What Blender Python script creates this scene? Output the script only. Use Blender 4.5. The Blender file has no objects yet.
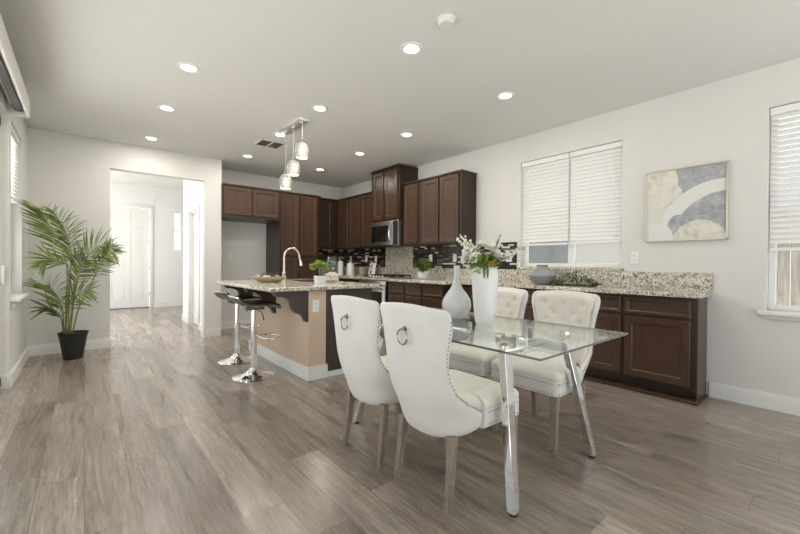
import bpy, bmesh, math, random
from mathutils import Vector, Matrix
from math import sin, cos, pi, sqrt, radians as rad
rnd = random.Random(7)
S = bpy.context.scene; C = S.collection

# ---------------------------------------------------------------- camera
h, yaw, pitch, roll, FPX = 1.1348, .6986, -.0071, .0074, 375.728
F = Vector((sin(yaw)*cos(pitch), cos(yaw)*cos(pitch), sin(pitch)))
R0 = Vector((cos(yaw), -sin(yaw), 0)); U0 = R0.cross(F)
R1 = R0*cos(roll)+U0*sin(roll); U1 = U0*cos(roll)-R0*sin(roll)
cd = bpy.data.cameras.new('camera'); cam = bpy.data.objects.new('camera', cd); C.objects.link(cam)
cam.matrix_world = Matrix(((R1.x, U1.x, -F.x, 0), (R1.y, U1.y, -F.y, 0), (R1.z, U1.z, -F.z, h), (0, 0, 0, 1)))
cd.sensor_width = 36; cd.lens = FPX/800*36; cd.clip_start = .05; cd.clip_end = 200
S.camera = cam
# ---------------------------------------------------------------- world, light, exposure
W = bpy.data.worlds.new('world'); S.world = W; W.use_nodes = True
bg = W.node_tree.nodes['Background']; bg.inputs[0].default_value = (.96, .985, 1.0, 1); bg.inputs[1].default_value = 1.0
S.view_settings.view_transform = 'Standard'; S.view_settings.look = 'None'
S.view_settings.gamma = 1; S.view_settings.exposure = 0.50
CAN_W = 5.0; PEND_W = 1.2; FOYER_W = 80
sl = bpy.data.lights.new('sun', 'SUN'); sl.energy = 11; sl.angle = rad(2); sl.color = (1, .97, .92)
so_ = bpy.data.objects.new('sun', sl); C.objects.link(so_); so_.rotation_euler = (rad(-33), 0, 0)   # shines over the roof onto the patio behind the camera
LAMPS = []
def area_lamp(name, loc, size, power, color=(1, .93, .82), shape='DISK', rot=(0, 0, 0), sy=None, parent=None, spread=pi):
    l = bpy.data.lights.new(name, 'AREA'); l.shape = shape; l.size = size; l.energy = power; l.color = color; l.spread = spread
    if sy: l.size_y = sy
    o = bpy.data.objects.new(name, l); C.objects.link(o); o.location = loc; o.rotation_euler = rot
    if parent: o.parent = parent
    return o

# ---------------------------------------------------------------- materials
def mat(name, col=(.8, .8, .8), rough=.5, metal=0, spec=.5, coat=0, emis=None, estr=0, sheen=0):
    m = bpy.data.materials.new(name); m.use_nodes = True
    b = m.node_tree.nodes['Principled BSDF']
    b.inputs['Base Color'].default_value = (*col, 1); b.inputs['Roughness'].default_value = rough
    b.inputs['Metallic'].default_value = metal; b.inputs['Specular IOR Level'].default_value = spec
    b.inputs['Coat Weight'].default_value = coat
    if sheen: b.inputs['Sheen Weight'].default_value = sheen
    if emis: b.inputs['Emission Color'].default_value = (*emis, 1); b.inputs['Emission Strength'].default_value = estr
    return m
def nodes(m): return m.node_tree.nodes, m.node_tree.links, m.node_tree.nodes['Principled BSDF']
def tc(m, scale=(1, 1, 1), rot=(0, 0, 0), kind='Object', loc=(0, 0, 0)):
    N, L, B = nodes(m); t = N.new('ShaderNodeTexCoord'); mp = N.new('ShaderNodeMapping')
    mp.inputs['Scale'].default_value = scale; mp.inputs['Rotation'].default_value = rot; mp.inputs['Location'].default_value = loc
    L.new(t.outputs[kind], mp.inputs['Vector']); return mp.outputs[0]
def ramp(m, fac, stops, interp='LINEAR'):
    N, L, B = nodes(m); r = N.new('ShaderNodeValToRGB'); r.color_ramp.interpolation = interp
    e = r.color_ramp.elements
    while len(e) < len(stops): e.new(.5)
    for k, (p, c) in enumerate(stops): e[k].position = p; e[k].color = (*c, 1)
    L.new(fac, r.inputs[0]); return r.outputs[0]
def noise(m, vec, scale, detail=4, rough=.55, dist=0):
    N, L, B = nodes(m); n = N.new('ShaderNodeTexNoise'); n.inputs['Scale'].default_value = scale
    n.inputs['Detail'].default_value = detail; n.inputs['Roughness'].default_value = rough; n.inputs['Distortion'].default_value = dist
    L.new(vec, n.inputs['Vector']); return n
def mix(m, a, b, fac, mode='MIX'):
    N, L, B = nodes(m); x = N.new('ShaderNodeMix'); x.data_type = 'RGBA'; x.blend_type = mode
    for s, v in ((0, fac), (6, a), (7, b)):
        if isinstance(v, (int, float)): x.inputs[s].default_value = v
        elif isinstance(v, tuple): x.inputs[s].default_value = (*v, 1)
        else: L.new(v, x.inputs[s])
    return x.outputs[2]
def bump(m, hgt, strength=.2, dist=.01):
    N, L, B = nodes(m); b = N.new('ShaderNodeBump'); b.inputs['Strength'].default_value = strength; b.inputs['Distance'].default_value = dist
    L.new(hgt, b.inputs['Height']); L.new(b.outputs[0], B.inputs['Normal'])
def setc(m, c): nodes(m)[1].new(c, nodes(m)[2].inputs['Base Color'])

M = {}
def wallmat(name, col, s=90):
    m = mat(name, col, .75, spec=.25); v = tc(m); n = noise(m, v, s, 3); bump(m, n.outputs[0], .08, .004)
    n2 = noise(m, v, 1.3, 2); setc(m, ramp(m, n2.outputs[0], [(.3, tuple(c*.975 for c in col)), (.7, col)])); return m
M['wall'] = wallmat('wall_paint', (.69, .685, .665)); M['ceil'] = wallmat('ceiling_paint', (.72, .718, .705))
M['foyer'] = wallmat('foyer_paint', (.84, .84, .83)); M['island_paint'] = wallmat('island_paint', (.60, .47, .36))
M['trim'] = mat('trim_paint', (.80, .80, .78), .35)
M['white'] = mat('white_plastic', (.80, .80, .79), .3)
M['slat'] = mat('blind_slat_white', (.80, .80, .79), .5)
M['black'] = mat('matte_black', (.012, .012, .012), .5)
M['blackgloss'] = mat('black_glass', (.008, .008, .009), .08)
M['chrome'] = mat('chrome', (.82, .83, .84), .07, 1)
M['steel'] = mat('brushed_steel', (.50, .49, .47), .28, 1)
M['dsteel'] = mat('dark_steel', (.12, .12, .12), .3, 1)
M['nickel'] = mat('satin_nickel', (.75, .70, .64), .25, 1)
# floor planks run along world Y
m = M['floor'] = mat('grey_oak_planks', rough=.36, spec=.5)
N, L, B = nodes(m)
def mth(m, op, a, b=0.0):
    N, L, B = nodes(m); x = N.new('ShaderNodeMath'); x.operation = op
    for i, v_ in enumerate((a, b)):
        if isinstance(v_, (int, float)): x.inputs[i].default_value = v_
        else: L.new(v_, x.inputs[i])
    return x.outputs[0]
t = N.new('ShaderNodeTexCoord'); sp = N.new('ShaderNodeSeparateXYZ'); L.new(t.outputs['Object'], sp.inputs[0])
PWID, PLEN = .182, 1.42
row = mth(m, 'FLOOR', mth(m, 'DIVIDE', sp.outputs[0], PWID))
wn = N.new('ShaderNodeTexWhiteNoise'); wn.noise_dimensions = '1D'; L.new(row, wn.inputs['W'])
yy = mth(m, 'ADD', sp.outputs[1], mth(m, 'MULTIPLY', wn.outputs['Value'], PLEN))
col_ = mth(m, 'FLOOR', mth(m, 'DIVIDE', yy, PLEN))
cb = N.new('ShaderNodeCombineXYZ'); L.new(row, cb.inputs[0]); L.new(col_, cb.inputs[1])
w2 = N.new('ShaderNodeTexWhiteNoise'); w2.noise_dimensions = '3D'; L.new(cb.outputs[0], w2.inputs['Vector'])
fx = mth(m, 'FRACT', mth(m, 'DIVIDE', sp.outputs[0], PWID)); fy = mth(m, 'FRACT', mth(m, 'DIVIDE', yy, PLEN))
ex = mth(m, 'MULTIPLY', mth(m, 'MINIMUM', fx, mth(m, 'SUBTRACT', 1.0, fx)), PWID); ey = mth(m, 'MULTIPLY', mth(m, 'MINIMUM', fy, mth(m, 'SUBTRACT', 1.0, fy)), PLEN)
edge = mth(m, 'LESS_THAN', mth(m, 'MINIMUM', ex, ey), .0014)
plank = ramp(m, w2.outputs['Value'], [(0, (.205, .170, .138)), (.3, (.30, .252, .205)), (.6, (.235, .205, .173)), (.8, (.355, .305, .255)), (1, (.265, .228, .19))])
off = N.new('ShaderNodeVectorMath'); off.operation = 'MULTIPLY_ADD'; off.inputs[1].default_value = (17, 19, 13)
L.new(w2.outputs['Color'], off.inputs[0]); L.new(tc(m, scale=(7, .62, 1)), off.inputs[2])
g = noise(m, off.outputs[0], 1.7, 7, .62, 1.1)
g2 = noise(m, off.outputs[0], 9, 5, .65, .5)
c1 = mix(m, plank, ramp(m, g.outputs[0], [(.30, (.50, .46, .43)), (.43, (.86, .84, .82)), (.56, (1.05, 1.05, 1.05)), (.70, (1.50, 1.45, 1.38))]), .9, 'MULTIPLY')
c1 = mix(m, c1, ramp(m, g2.outputs[0], [(.35, (.66, .64, .62)), (.6, (1.10, 1.10, 1.10))]), .8, 'MULTIPLY')
vk = N.new('ShaderNodeTexVoronoi'); vk.inputs['Scale'].default_value = 1.5; L.new(tc(m, scale=(2.2, 1.0, 1)), vk.inputs['Vector'])
c1 = mix(m, c1, ramp(m, vk.outputs['Distance'], [(.0, (.30, .26, .23)), (.035, (.55, .5, .46)), (.07, (1, 1, 1))]), .8, 'MULTIPLY')
setc(m, mix(m, c1, (.09, .075, .065), mth(m, 'MULTIPLY', edge, .75)))
L.new(ramp(m, g.outputs[0], [(.3, (.30,)*3), (.7, (.20,)*3)]), B.inputs['Roughness']); B.inputs['Coat Weight'].default_value = .15; B.inputs['Coat Roughness'].default_value = .18
bump(m, g.outputs[0], .08, .003)
# granite
def granite(name, base, mid, dark, sc=1):
    m = mat(name, rough=.16, spec=.5); v = tc(m)
    N, L, B = nodes(m)
    n1 = noise(m, v, 38*sc, 5, .65, .6); n2 = noise(m, v, 95*sc, 3, .6); n3 = noise(m, v, 17*sc, 4, .6, 1.2)
    vo = N.new('ShaderNodeTexVoronoi'); vo.inputs['Scale'].default_value = 120*sc; L.new(v, vo.inputs['Vector'])
    c = ramp(m, n3.outputs[0], [(.35, mid), (.55, base), (.75, tuple(min(1, x*1.15) for x in base))])
    c = mix(m, c, dark, ramp(m, n1.outputs[0], [(.52, (0,)*3), (.58, (1,)*3)]))
    c = mix(m, c, (.02, .018, .016), ramp(m, n2.outputs[0], [(.58, (0,)*3), (.63, (1,)*3)]))
    c = mix(m, c, tuple(min(1, x*1.3) for x in base), ramp(m, vo.outputs['Color'], [(.70, (0,)*3), (.78, (1,)*3)]))
    setc(m, c); return m
M['granite'] = granite('speckled_granite', (.64, .61, .53), (.40, .33, .23), (.15, .135, .12))
# mosaic of thin glass strips (wall along local Y or X: uses y+x as run)
m = M['mosaic'] = mat('glass_strip_mosaic', rough=.15, spec=.35)
N, L, B = nodes(m)
t = N.new('ShaderNodeTexCoord'); sp = N.new('ShaderNodeSeparateXYZ'); L.new(t.outputs['Object'], sp.inputs[0])
ad = N.new('ShaderNodeMath'); L.new(sp.outputs[0], ad.inputs[0]); L.new(sp.outputs[1], ad.inputs[1])
cb = N.new('ShaderNodeCombineXYZ'); L.new(ad.outputs[0], cb.inputs[0]); L.new(sp.outputs[2], cb.inputs[1])
br = N.new('ShaderNodeTexBrick'); br.offset = .43; br.offset_frequency = 1; br.squash = .6; br.squash_frequency = 3
for k, val in (('Scale', 1), ('Mortar Size', .0018), ('Bias', 0), ('Brick Width', .13), ('Row Height', .0242)): br.inputs[k].default_value = val
br.inputs['Color1'].default_value = (0, 0, 0, 1); br.inputs['Color2'].default_value = (1, 1, 1, 1); br.inputs['Mortar'].default_value = (0, 0, 0, 1)
L.new(cb.outputs[0], br.inputs['Vector'])
c = ramp(m, br.outputs['Color'], [(0, (.010, .007, .006)), (.34, (.050, .030, .022)), (.48, (.006, .005, .005)), (.64, (.16, .13, .11)), (.72, (.020, .012, .009)), (.84, (.62, .60, .56)), (.94, (.08, .055, .04))], 'CONSTANT')
setc(m, mix(m, c, (.13, .115, .10), br.outputs['Fac']))
# cabinet wood
def wood(name, c1, c2, rough=.30, sc=(14, 14, 1.2), coat=.0):
    m = mat(name, rough=rough, coat=coat, spec=.42); v = tc(m, scale=sc); n = noise(m, v, 4, 6, .6, .6)
    setc(m, ramp(m, n.outputs[0], [(.3, c1), (.7, c2)])); bump(m, n.outputs[0], .03, .002); return m
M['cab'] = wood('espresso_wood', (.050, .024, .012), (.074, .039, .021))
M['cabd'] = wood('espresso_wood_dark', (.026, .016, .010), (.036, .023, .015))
M['islpanel'] = wood('island_panel_wood', (.050, .038, .031), (.062, .048, .040), .4)
M['leg'] = wood('weathered_oak', (.16, .12, .09), (.34, .29, .24), .6, (25, 25, 3), 0)
# fabrics
def fabric(name, c, sheen=.3):
    m = mat(name, c, .85, spec=.2, sheen=sheen); v = tc(m); n = noise(m, v, 260, 2); bump(m, n.outputs[0], .12, .001)
    n2 = noise(m, v, 7, 3); setc(m, ramp(m, n2.outputs[0], [(.35, tuple(x*.95 for x in c)), (.65, c)])); return m
M['cream'] = fabric('cream_upholstery', (.72, .69, .63)); M['creamback'] = fabric('pale_grey_upholstery', (.70, .695, .67))
M['nail'] = mat('nailhead_metal', (.28, .27, .26), .3, 1)
# leather and ceramic
M['leather'] = mat('black_leather', (.012, .012, .013), .28)
M['ceramic'] = mat('white_ceramic', (.74, .76, .76), .14, coat=.3)
M['paleglass'] = mat('pale_grey_glazed_ceramic', (.58, .61, .61), .05, coat=.6)
M['greyvase'] = mat('matte_grey_ceramic', (.27, .28, .29), .5)
M['plasterwhite'] = mat('matte_white_ceramic', (.76, .77, .77), .45)
M['pot'] = mat('black_ribbed_pot', (.014, .014, .014), .6)
M['soil'] = mat('dark_soil', (.03, .022, .015), .9)
def leafm(name, c1, c2, rough=.45):
    m = mat(name, rough=rough); v = tc(m); n = noise(m, v, 9, 3)
    setc(m, ramp(m, n.outputs[0], [(.35, c1), (.65, c2)])); return m
M['palm'] = leafm('palm_leaf', (.055, .10, .018), (.25, .31, .08)); M['stem'] = leafm('palm_cane', (.12, .15, .04), (.26, .28, .09))
M['leafbright'] = leafm('bright_leaf', (.15, .27, .04), (.38, .50, .11)); M['leafdark'] = leafm('dark_leaf', (.03, .07, .015), (.10, .17, .03))
M['leafolive'] = leafm('olive_leaf', (.10, .12, .02), (.25, .25, .05))
M['petal'] = mat('white_petal', (.80, .79, .72), .6); M['orange'] = mat('orange_petal', (.75, .16, .02), .6); M['twig'] = mat('brown_twig', (.10, .07, .05), .8)
M['drift'] = wood('pale_driftwood', (.30, .22, .14), (.50, .41, .30), .8, (20, 20, 20), 0)
M['shell'] = mat('pale_shell', (.68, .62, .54), .5); M['peach'] = mat('peach_glaze', (.62, .42, .27), .3)
M['glow'] = mat('lamp_glow', (1, 1, 1), .5, emis=(1, .96, .88), estr=9)
M['bulb'] = mat('bulb_glow', (1, 1, 1), .5, emis=(1, .92, .78), estr=11)
M['ring'] = mat('aged_chrome', (.30, .30, .31), .18, 1)
M['canopy'] = mat('satin_silver', (.74, .72, .74), .35, .5)
M['frame'] = mat('champagne_frame', (.62, .58, .46), .3, .6)
# sheet glass: clear with fresnel reflections
def sheet(name, tint, ior=1.5, gl=(1, 1, 1)):
    m = bpy.data.materials.new(name); m.use_nodes = True; N, L = m.node_tree.nodes, m.node_tree.links; N.clear()
    o = N.new('ShaderNodeOutputMaterial'); t = N.new('ShaderNodeBsdfTransparent'); g = N.new('ShaderNodeBsdfGlossy'); f = N.new('ShaderNodeFresnel'); x = N.new('ShaderNodeMixShader')
    t.inputs[0].default_value = (*tint, 1); g.inputs[0].default_value = (*gl, 1); g.inputs[1].default_value = .01; ge = N.new('ShaderNodeNewGeometry'); e1 = N.new('ShaderNodeMath'); e1.operation = 'MULTIPLY_ADD'; e1.inputs[1].default_value = 1/ior-ior; e1.inputs[2].default_value = ior
    L.new(ge.outputs['Backfacing'], e1.inputs[0]); L.new(e1.outputs[0], f.inputs[0])
    L.new(f.outputs[0], x.inputs[0]); L.new(t.outputs[0], x.inputs[1]); L.new(g.outputs[0], x.inputs[2]); L.new(x.outputs[0], o.inputs[0]); return m
M['pane'] = sheet('window_glass', (.97, .98, .98), 1.35)
M['tglass'] = sheet('tabletop_glass', (.95, .975, .965), 1.55)
M['cglass'] = sheet('clear_thick_glass', (.80, .83, .83), 1.75)
M['tedge'] = mat('glass_cut_edge', (.10, .12, .115), .1, spec=.8)
m = M['crystal'] = mat('crackled_crystal', (.92, .90, .86), .3)
N, L, B = nodes(m); B.inputs['Transmission Weight'].default_value = .35
vo = N.new('ShaderNodeTexVoronoi'); vo.inputs['Scale'].default_value = 55; L.new(tc(m), vo.inputs['Vector']); bump(m, vo.outputs['Distance'], 1, .01)
setc(m, ramp(m, vo.outputs['Distance'], [(.2, (.95, .93, .9)), (.5, (.45, .43, .40))]))
# outside
m = M['fence'] = mat('weathered_fence', rough=.9); n = noise(m, tc(m, scale=(8, 8, .8)), 5, 5)
setc(m, ramp(m, n.outputs[0], [(.3, (.28, .25, .21)), (.7, (.50, .47, .42))]))
M['siding'] = mat('grey_siding', (.58, .58, .57), .8); M['ground'] = mat('pale_concrete', (.72, .71, .69), .95); M['roofm'] = mat('grey_roof', (.3, .29, .28), .9)
M['housewin'] = mat('house_window_dark', (.24, .25, .26), .2)

# ---------------------------------------------------------------- helpers
class MB:
    def __init__(s): s.b = bmesh.new(); s.mi = 0
    def _m(s, n0):
        s.b.faces.ensure_lookup_table()
        for f in s.b.faces[n0:]: f.material_index = s.mi
    def box(s, x0, x1, y0, y1, z0, z1, bev=0, seg=2):
        n0 = len(s.b.faces)
        r = bmesh.ops.create_cube(s.b, size=1, matrix=Matrix.Translation(((x0+x1)/2, (y0+y1)/2, (z0+z1)/2)) @ Matrix.Diagonal((x1-x0, y1-y0, z1-z0, 1)))
        if bev:
            es = list({e for v in r['verts'] for e in v.link_edges})
            bmesh.ops.bevel(s.b, geom=es, offset=bev, segments=seg, affect='EDGES', profile=.5)
        s._m(n0); return s
    def lathe(s, prof, c=(0, 0), seg=32, cap=True):
        n0 = len(s.b.faces); rings = []
        for r, z in prof:
            if r < 1e-6: rings.append([s.b.verts.new((c[0], c[1], z))])
            else: rings.append([s.b.verts.new((c[0]+r*cos(2*pi*k/seg), c[1]+r*sin(2*pi*k/seg), z)) for k in range(seg)])
        for a, b in zip(rings, rings[1:]):
            for k in range(seg):
                k2 = (k+1) % seg
                if len(a) == 1 and len(b) == 1: continue
                if len(a) == 1: s.b.faces.new((a[0], b[k2], b[k])) if False else s.b.faces.new((a[0], b[k], b[k2]))
                elif len(b) == 1: s.b.faces.new((a[k], b[0], a[k2]))
                else: s.b.faces.new((a[k], b[k], b[k2], a[k2]))
        if cap:
            for rg in (rings[0], rings[-1]):
                if len(rg) > 1: s.b.faces.new(rg)
        s._m(n0); return s
    def tube(s, pts, r, seg=10, closed=False, cap=True):
        n0 = len(s.b.faces); pts = [Vector(p) for p in pts]; n = len(pts); rings = []
        rr = r if isinstance(r, (list, tuple)) else [r]*n; up = None
        for i, p in enumerate(pts):
            if closed: t = (pts[(i+1) % n]-pts[i-1])
            else: t = pts[min(i+1, n-1)]-pts[max(i-1, 0)]
            t.normalize()
            if up is None: up = Vector((0, 0, 1)) if abs(t.z) < .9 else Vector((1, 0, 0))
            x = t.cross(up).normalized(); up = x.cross(t).normalized()
            rings.append([s.b.verts.new(p+x*rr[i]*cos(2*pi*k/seg)+up*rr[i]*sin(2*pi*k/seg)) for k in range(seg)])
        prs = list(zip(rings, rings[1:]))+([(rings[-1], rings[0])] if closed else [])
        for a, b in prs:
            for k in range(seg): s.b.faces.new((a[k], a[(k+1) % seg], b[(k+1) % seg], b[k]))
        if cap and not closed: s.b.faces.new(rings[0][::-1]); s.b.faces.new(rings[-1])
        s._m(n0); return s
    def loft(s, outlines, cap=True):
        n0 = len(s.b.faces); rg = [[s.b.verts.new(p) for p in o] for o in outlines]; n = len(rg[0])
        for a, b in zip(rg, rg[1:]):
            for k in range(n): s.b.faces.new((a[k], a[(k+1) % n], b[(k+1) % n], b[k]))
        if cap: s.b.faces.new(rg[0][::-1]); s.b.faces.new(rg[-1])
        s._m(n0); return s
    def prism(s, poly, d):     # poly: list of 3D points, d: extrusion vector
        d = Vector(d); return s.loft([[Vector(p) for p in poly], [Vector(p)+d for p in poly]])
    def grid(s, g):
        n0 = len(s.b.faces); vv = [[s.b.verts.new(p) for p in row] for row in g]
        for a, b in zip(vv, vv[1:]):
            for k in range(len(a)-1): s.b.faces.new((a[k], a[k+1], b[k+1], b[k]))
        s._m(n0); return s
    def ball(s, p, r, sub=1, sc=(1, 1, 1)):
        n0 = len(s.b.faces)
        bmesh.ops.create_icosphere(s.b, subdivisions=sub, radius=r, matrix=Matrix.Translation(p) @ Matrix.Diagonal((*sc, 1))); s._m(n0); return s
    def leaf(s, p, d, up, L, w, bend=0, n=4):
        n0 = len(s.b.faces); p = Vector(p); d = Vector(d).normalized(); x = d.cross(Vector(up))
        x = x.normalized() if x.length > 1e-4 else Vector((1, 0, 0)); u = x.cross(d).normalized(); q = []
        for i in range(n+1):
            t = i/n; ww = w*sin(pi*min(1, .12+t*.88))**.8*.5 if i < n else .0008; c = p+d*L*t-u*bend*L*t*t
            q.append((s.b.verts.new(c-x*ww), s.b.verts.new(c-u*ww*.25), s.b.verts.new(c+x*ww)))
        for a, b in zip(q, q[1:]):
            s.b.faces.new((a[0], a[1], b[1], b[0])); s.b.faces.new((a[1], a[2], b[2], b[1]))
        s._m(n0); return s
    def xf(s, mtx): bmesh.ops.transform(s.b, matrix=mtx, verts=s.b.verts); return s
    def build(s, name, mats, parent=None, smooth=True, ang=35, loc=None):
        bmesh.ops.recalc_face_normals(s.b, faces=s.b.faces)
        me = bpy.data.meshes.new(name); s.b.to_mesh(me); s.b.free()
        for mm in (mats if isinstance(mats, (list, tuple)) else [mats]): me.materials.append(M[mm])
        if smooth: me.shade_smooth(); me.set_sharp_from_angle(angle=rad(ang))
        o = bpy.data.objects.new(name, me); C.objects.link(o)
        if parent: o.parent = parent
        if loc: o.location = loc
        return o
def tag(o, label, cat, group=None):
    o['label'] = label; o['category'] = cat
    if group: o['group'] = group
    return o
def thing(name, label, cat, loc=(0, 0, 0), rz=0, group=None):
    o = bpy.data.objects.new(name, None); C.objects.link(o); o.location = loc; o.rotation_euler = (0, 0, rz); return tag(o, label, cat, group)
def st(o): o['kind'] = 'structure'; return o
def copy_tree(o, parent=None):
    c = o.copy(); C.objects.link(c); c.parent = parent
    for ch in list(o.children): copy_tree(ch, c)
    return c
def box(name, mt, x0, x1, y0, y1, z0, z1, parent=None, bev=0):
    return MB().box(x0, x1, y0, y1, z0, z1, bev).build(name, mt, parent)
# a shaker front: outer slab with bevelled frame and recessed panel, facing direction n, run direction u
def front(mb, o, u, n, w, hh, t=.02, fr=.055, rec=.009):
    o = Vector(o); u = Vector(u); n = Vector(n); z = Vector((0, 0, 1))
    def P(a, b, d): return o+u*a+z*b+n*d
    def rect(i, d): return [P(i, i, d), P(w-i, i, d), P(w-i, hh-i, d), P(i, hh-i, d)]
    mb.loft([rect(0, 0), rect(0, t-.005), rect(.005, t), rect(fr, t), rect(fr+.006, t-rec*.4), rect(fr+.012, t-rec), rect(fr+.03, t-rec)])
# wall panel pieces around rectangular openings, in a plane; axis 'x' => wall at x from a to b, run along y
def wall(name, mt, axis, a, b, r0, r1, z0, z1, openings):
    mb = MB(); cuts = sorted({r0, r1, *[v for o in openings for v in o[:2]]})
    def bx(p, q, lo, hi):
        if hi-lo < 1e-5: return
        mb.box(*((a, b, p, q, lo, hi) if axis == 'x' else (p, q, a, b, lo, hi)))
    for p, q in zip(cuts, cuts[1:]):
        ops = [o for o in openings if o[0] <= p+1e-6 and o[1] >= q-1e-6]
        if not ops: bx(p, q, z0, z1)
        else:
            bx(p, q, z0, ops[0][2]); bx(p, q, ops[0][3], z1)
    return st(mb.build(name, mt))

# ---------------------------------------------------------------- structure
H = 2.74; RX = 4.19; LX = -.52; DY = 6.305; KY = 6.90; FH = 3.05
st(box('floor', 'floor', -1.6, 5.2, -1.2, 11.6, -.05, 0))
mb = MB().prism([(-.70, -1.2, H), (RX+.1, -1.2, H), (RX+.1, KY+.1, H), (1.60, KY+.1, H), (1.60, DY+.07, H), (-.70, DY+.07, H)], (0, 0, .1)); st(mb.build('ceiling', 'ceil'))
st(box('ceiling_foyer', 'foyer', -1.6, 5.2, DY+.12, 11.5, FH, FH+.1))
wall('wall_right', 'wall', 'x', RX, RX+.14, -1.2, KY+.14, 0, H, [(-.55, .415, .785, 2.41), (1.485, 2.645, 1.081, 2.42)])
wall('wall_left', 'wall', 'x', LX-.14, LX, -1.2, DY, 0, H, [(.6, 4.86, 0, 2.44), (4.98, 5.76, .79, 2.45)])
st(box('wall_back', 'wall', 1.64, RX, KY, KY+.14, 0, H))
mb = MB(); mb.box(LX-.14, .26, DY, DY+.14, 0, FH); mb.box(.26, 1.40, DY, DY+.14, 2.385, FH); mb.box(1.40, 1.64, DY, DY+.14, 0, FH)
st(mb.build('wall_doorway', 'wall'))
wall('wall_foyer_right', 'foyer', 'x', 1.50, 1.635, DY+.14, 8.48, 0, FH, [(7.12, 7.86, 0, 2.06)])
st(box('wall_foyer_front', 'foyer', -1.6, 4.4, 11.35, 11.5, 0, FH))
for n_ in [o for o in C.objects if o.name == 'wall_foyer_front']: bpy.data.objects.remove(n_)
wall('wall_foyer_front', 'foyer', 'y', 11.35, 11.5, -1.6, 5.2, 0, FH, [(.38, 1.27, 0, 2.50), (1.79, 1.955, 1.46, 2.46)])
# baseboards
def bb(name, x0, x1, y0, y1, face):
    mb = MB(); hh = .128
    mb.box(x0, x1, y0, y1, 0, hh-.018)
    dx = {'-x': (.006, 0), '+x': (0, -.006)}.get(face, (0, 0)); dy = {'-y': (.006, 0), '+y': (0, -.006)}.get(face, (0, 0))
    mb.box(x0+dx[0], x1+dx[1], y0+dy[0], y1+dy[1], hh-.018, hh)
    return st(mb.build(name, 'trim'))
T = .016
bb('baseboard_right', RX-T, RX, -1.2, .765, '-x')
bb('baseboard_left', LX, LX+T, 4.86, DY, '+x')
bb('baseboard_left_return', LX-.14, LX+T, 4.86-T, 4.86, '-y')
bb('baseboard_doorway_left', LX+T, .26+T, DY-T, DY, '-y')
bb('baseboard_doorway_jamb_left', .26, .26+T, DY, DY+.14, '+x')
bb('baseboard_doorway_right', 1.40-T, 1.64, DY-T, DY, '-y')
bb('baseboard_doorway_jamb_right', 1.40-T, 1.40, DY, DY+.14+T, '-x')
bb('baseboard_recess', 1.66, 2.545, KY-T, KY, '-y')
bb('baseboard_foyer_right', 1.50-T, 1.50, DY+.16, 7.05, '-x')
bb('baseboard_foyer_far', 1.50-T, 1.50, 7.94, 8.48+T, '-x')
bb('baseboard_foyer_front', 1.36, 4.0, 11.35-T, 11.35, '-y')
# ---- windows
def window(name, axis, a, b, r0, r1, z0, z1, mull, extra=None, frame=.045):
    w = thing(name, '', 'window'); del w['label'], w['category']; st(w)
    mb = MB()
    def bx(m_, p, q, lo, hi, aa=a, bb_=b): m_.box(*((aa, bb_, p, q, lo, hi) if axis == 'x' else (p, q, aa, bb_, lo, hi)), .004, 1)
    bx(mb, r0, r0+frame, z0, z1); bx(mb, r1-frame, r1, z0, z1); bx(mb, r0+frame, r1-frame, z0, z0+frame); bx(mb, r0+frame, r1-frame, z1-frame, z1)
    for mu in mull:
        if mu[0] == 'v': bx(mb, mu[1]-mu[2]/2, mu[1]+mu[2]/2, z0+frame, z1-frame)
        else: bx(mb, r0+frame, r1-frame, mu[1]-mu[2]/2, mu[1]+mu[2]/2, a+.002, b-.002)
    mb.build('window_frame', 'trim', w)
    g = MB(); c = (a+b)/2; bx(g, r0+frame, r1-frame, z0+frame, z1-frame, c-.002, c+.002); g.build('glass_pane', 'pane', w); return w
w1 = window('window_1', 'x', 4.27, 4.32, 1.485, 2.645, 1.115, 2.42, [('v', 2.04, .07)])
w2 = window('window_2', 'x', 4.27, 4.32, -.55, .415, .785, 2.41, [('h', 1.60, .05), ('v', -.07, .03)])
w3 = window('window_3', 'x', LX-.13, LX-.08, 4.98, 5.76, .79, 2.45, [('h', 1.6, .05)])
w4 = window('window_4', 'y', 11.42, 11.46, 1.79, 1.955, 1.46, 2.46, [('h', 1.96, .03)], frame=.02)
mb = MB(); mb.box(4.125, 4.27, -.60, .465, .755, .785, .006); mb.box(4.165, RX, -.57, .44, .722, .755, .004); st(mb.build('trim_1', 'trim'))   # sill of window_2
mb = MB(); mb.box(LX-.08, LX+.06, 4.93, 5.82, .76, .79, .006); mb.box(LX, LX+.02, 4.96, 5.79, .70, .76, .004); st(mb.build('trim_2', 'trim'))
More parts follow.
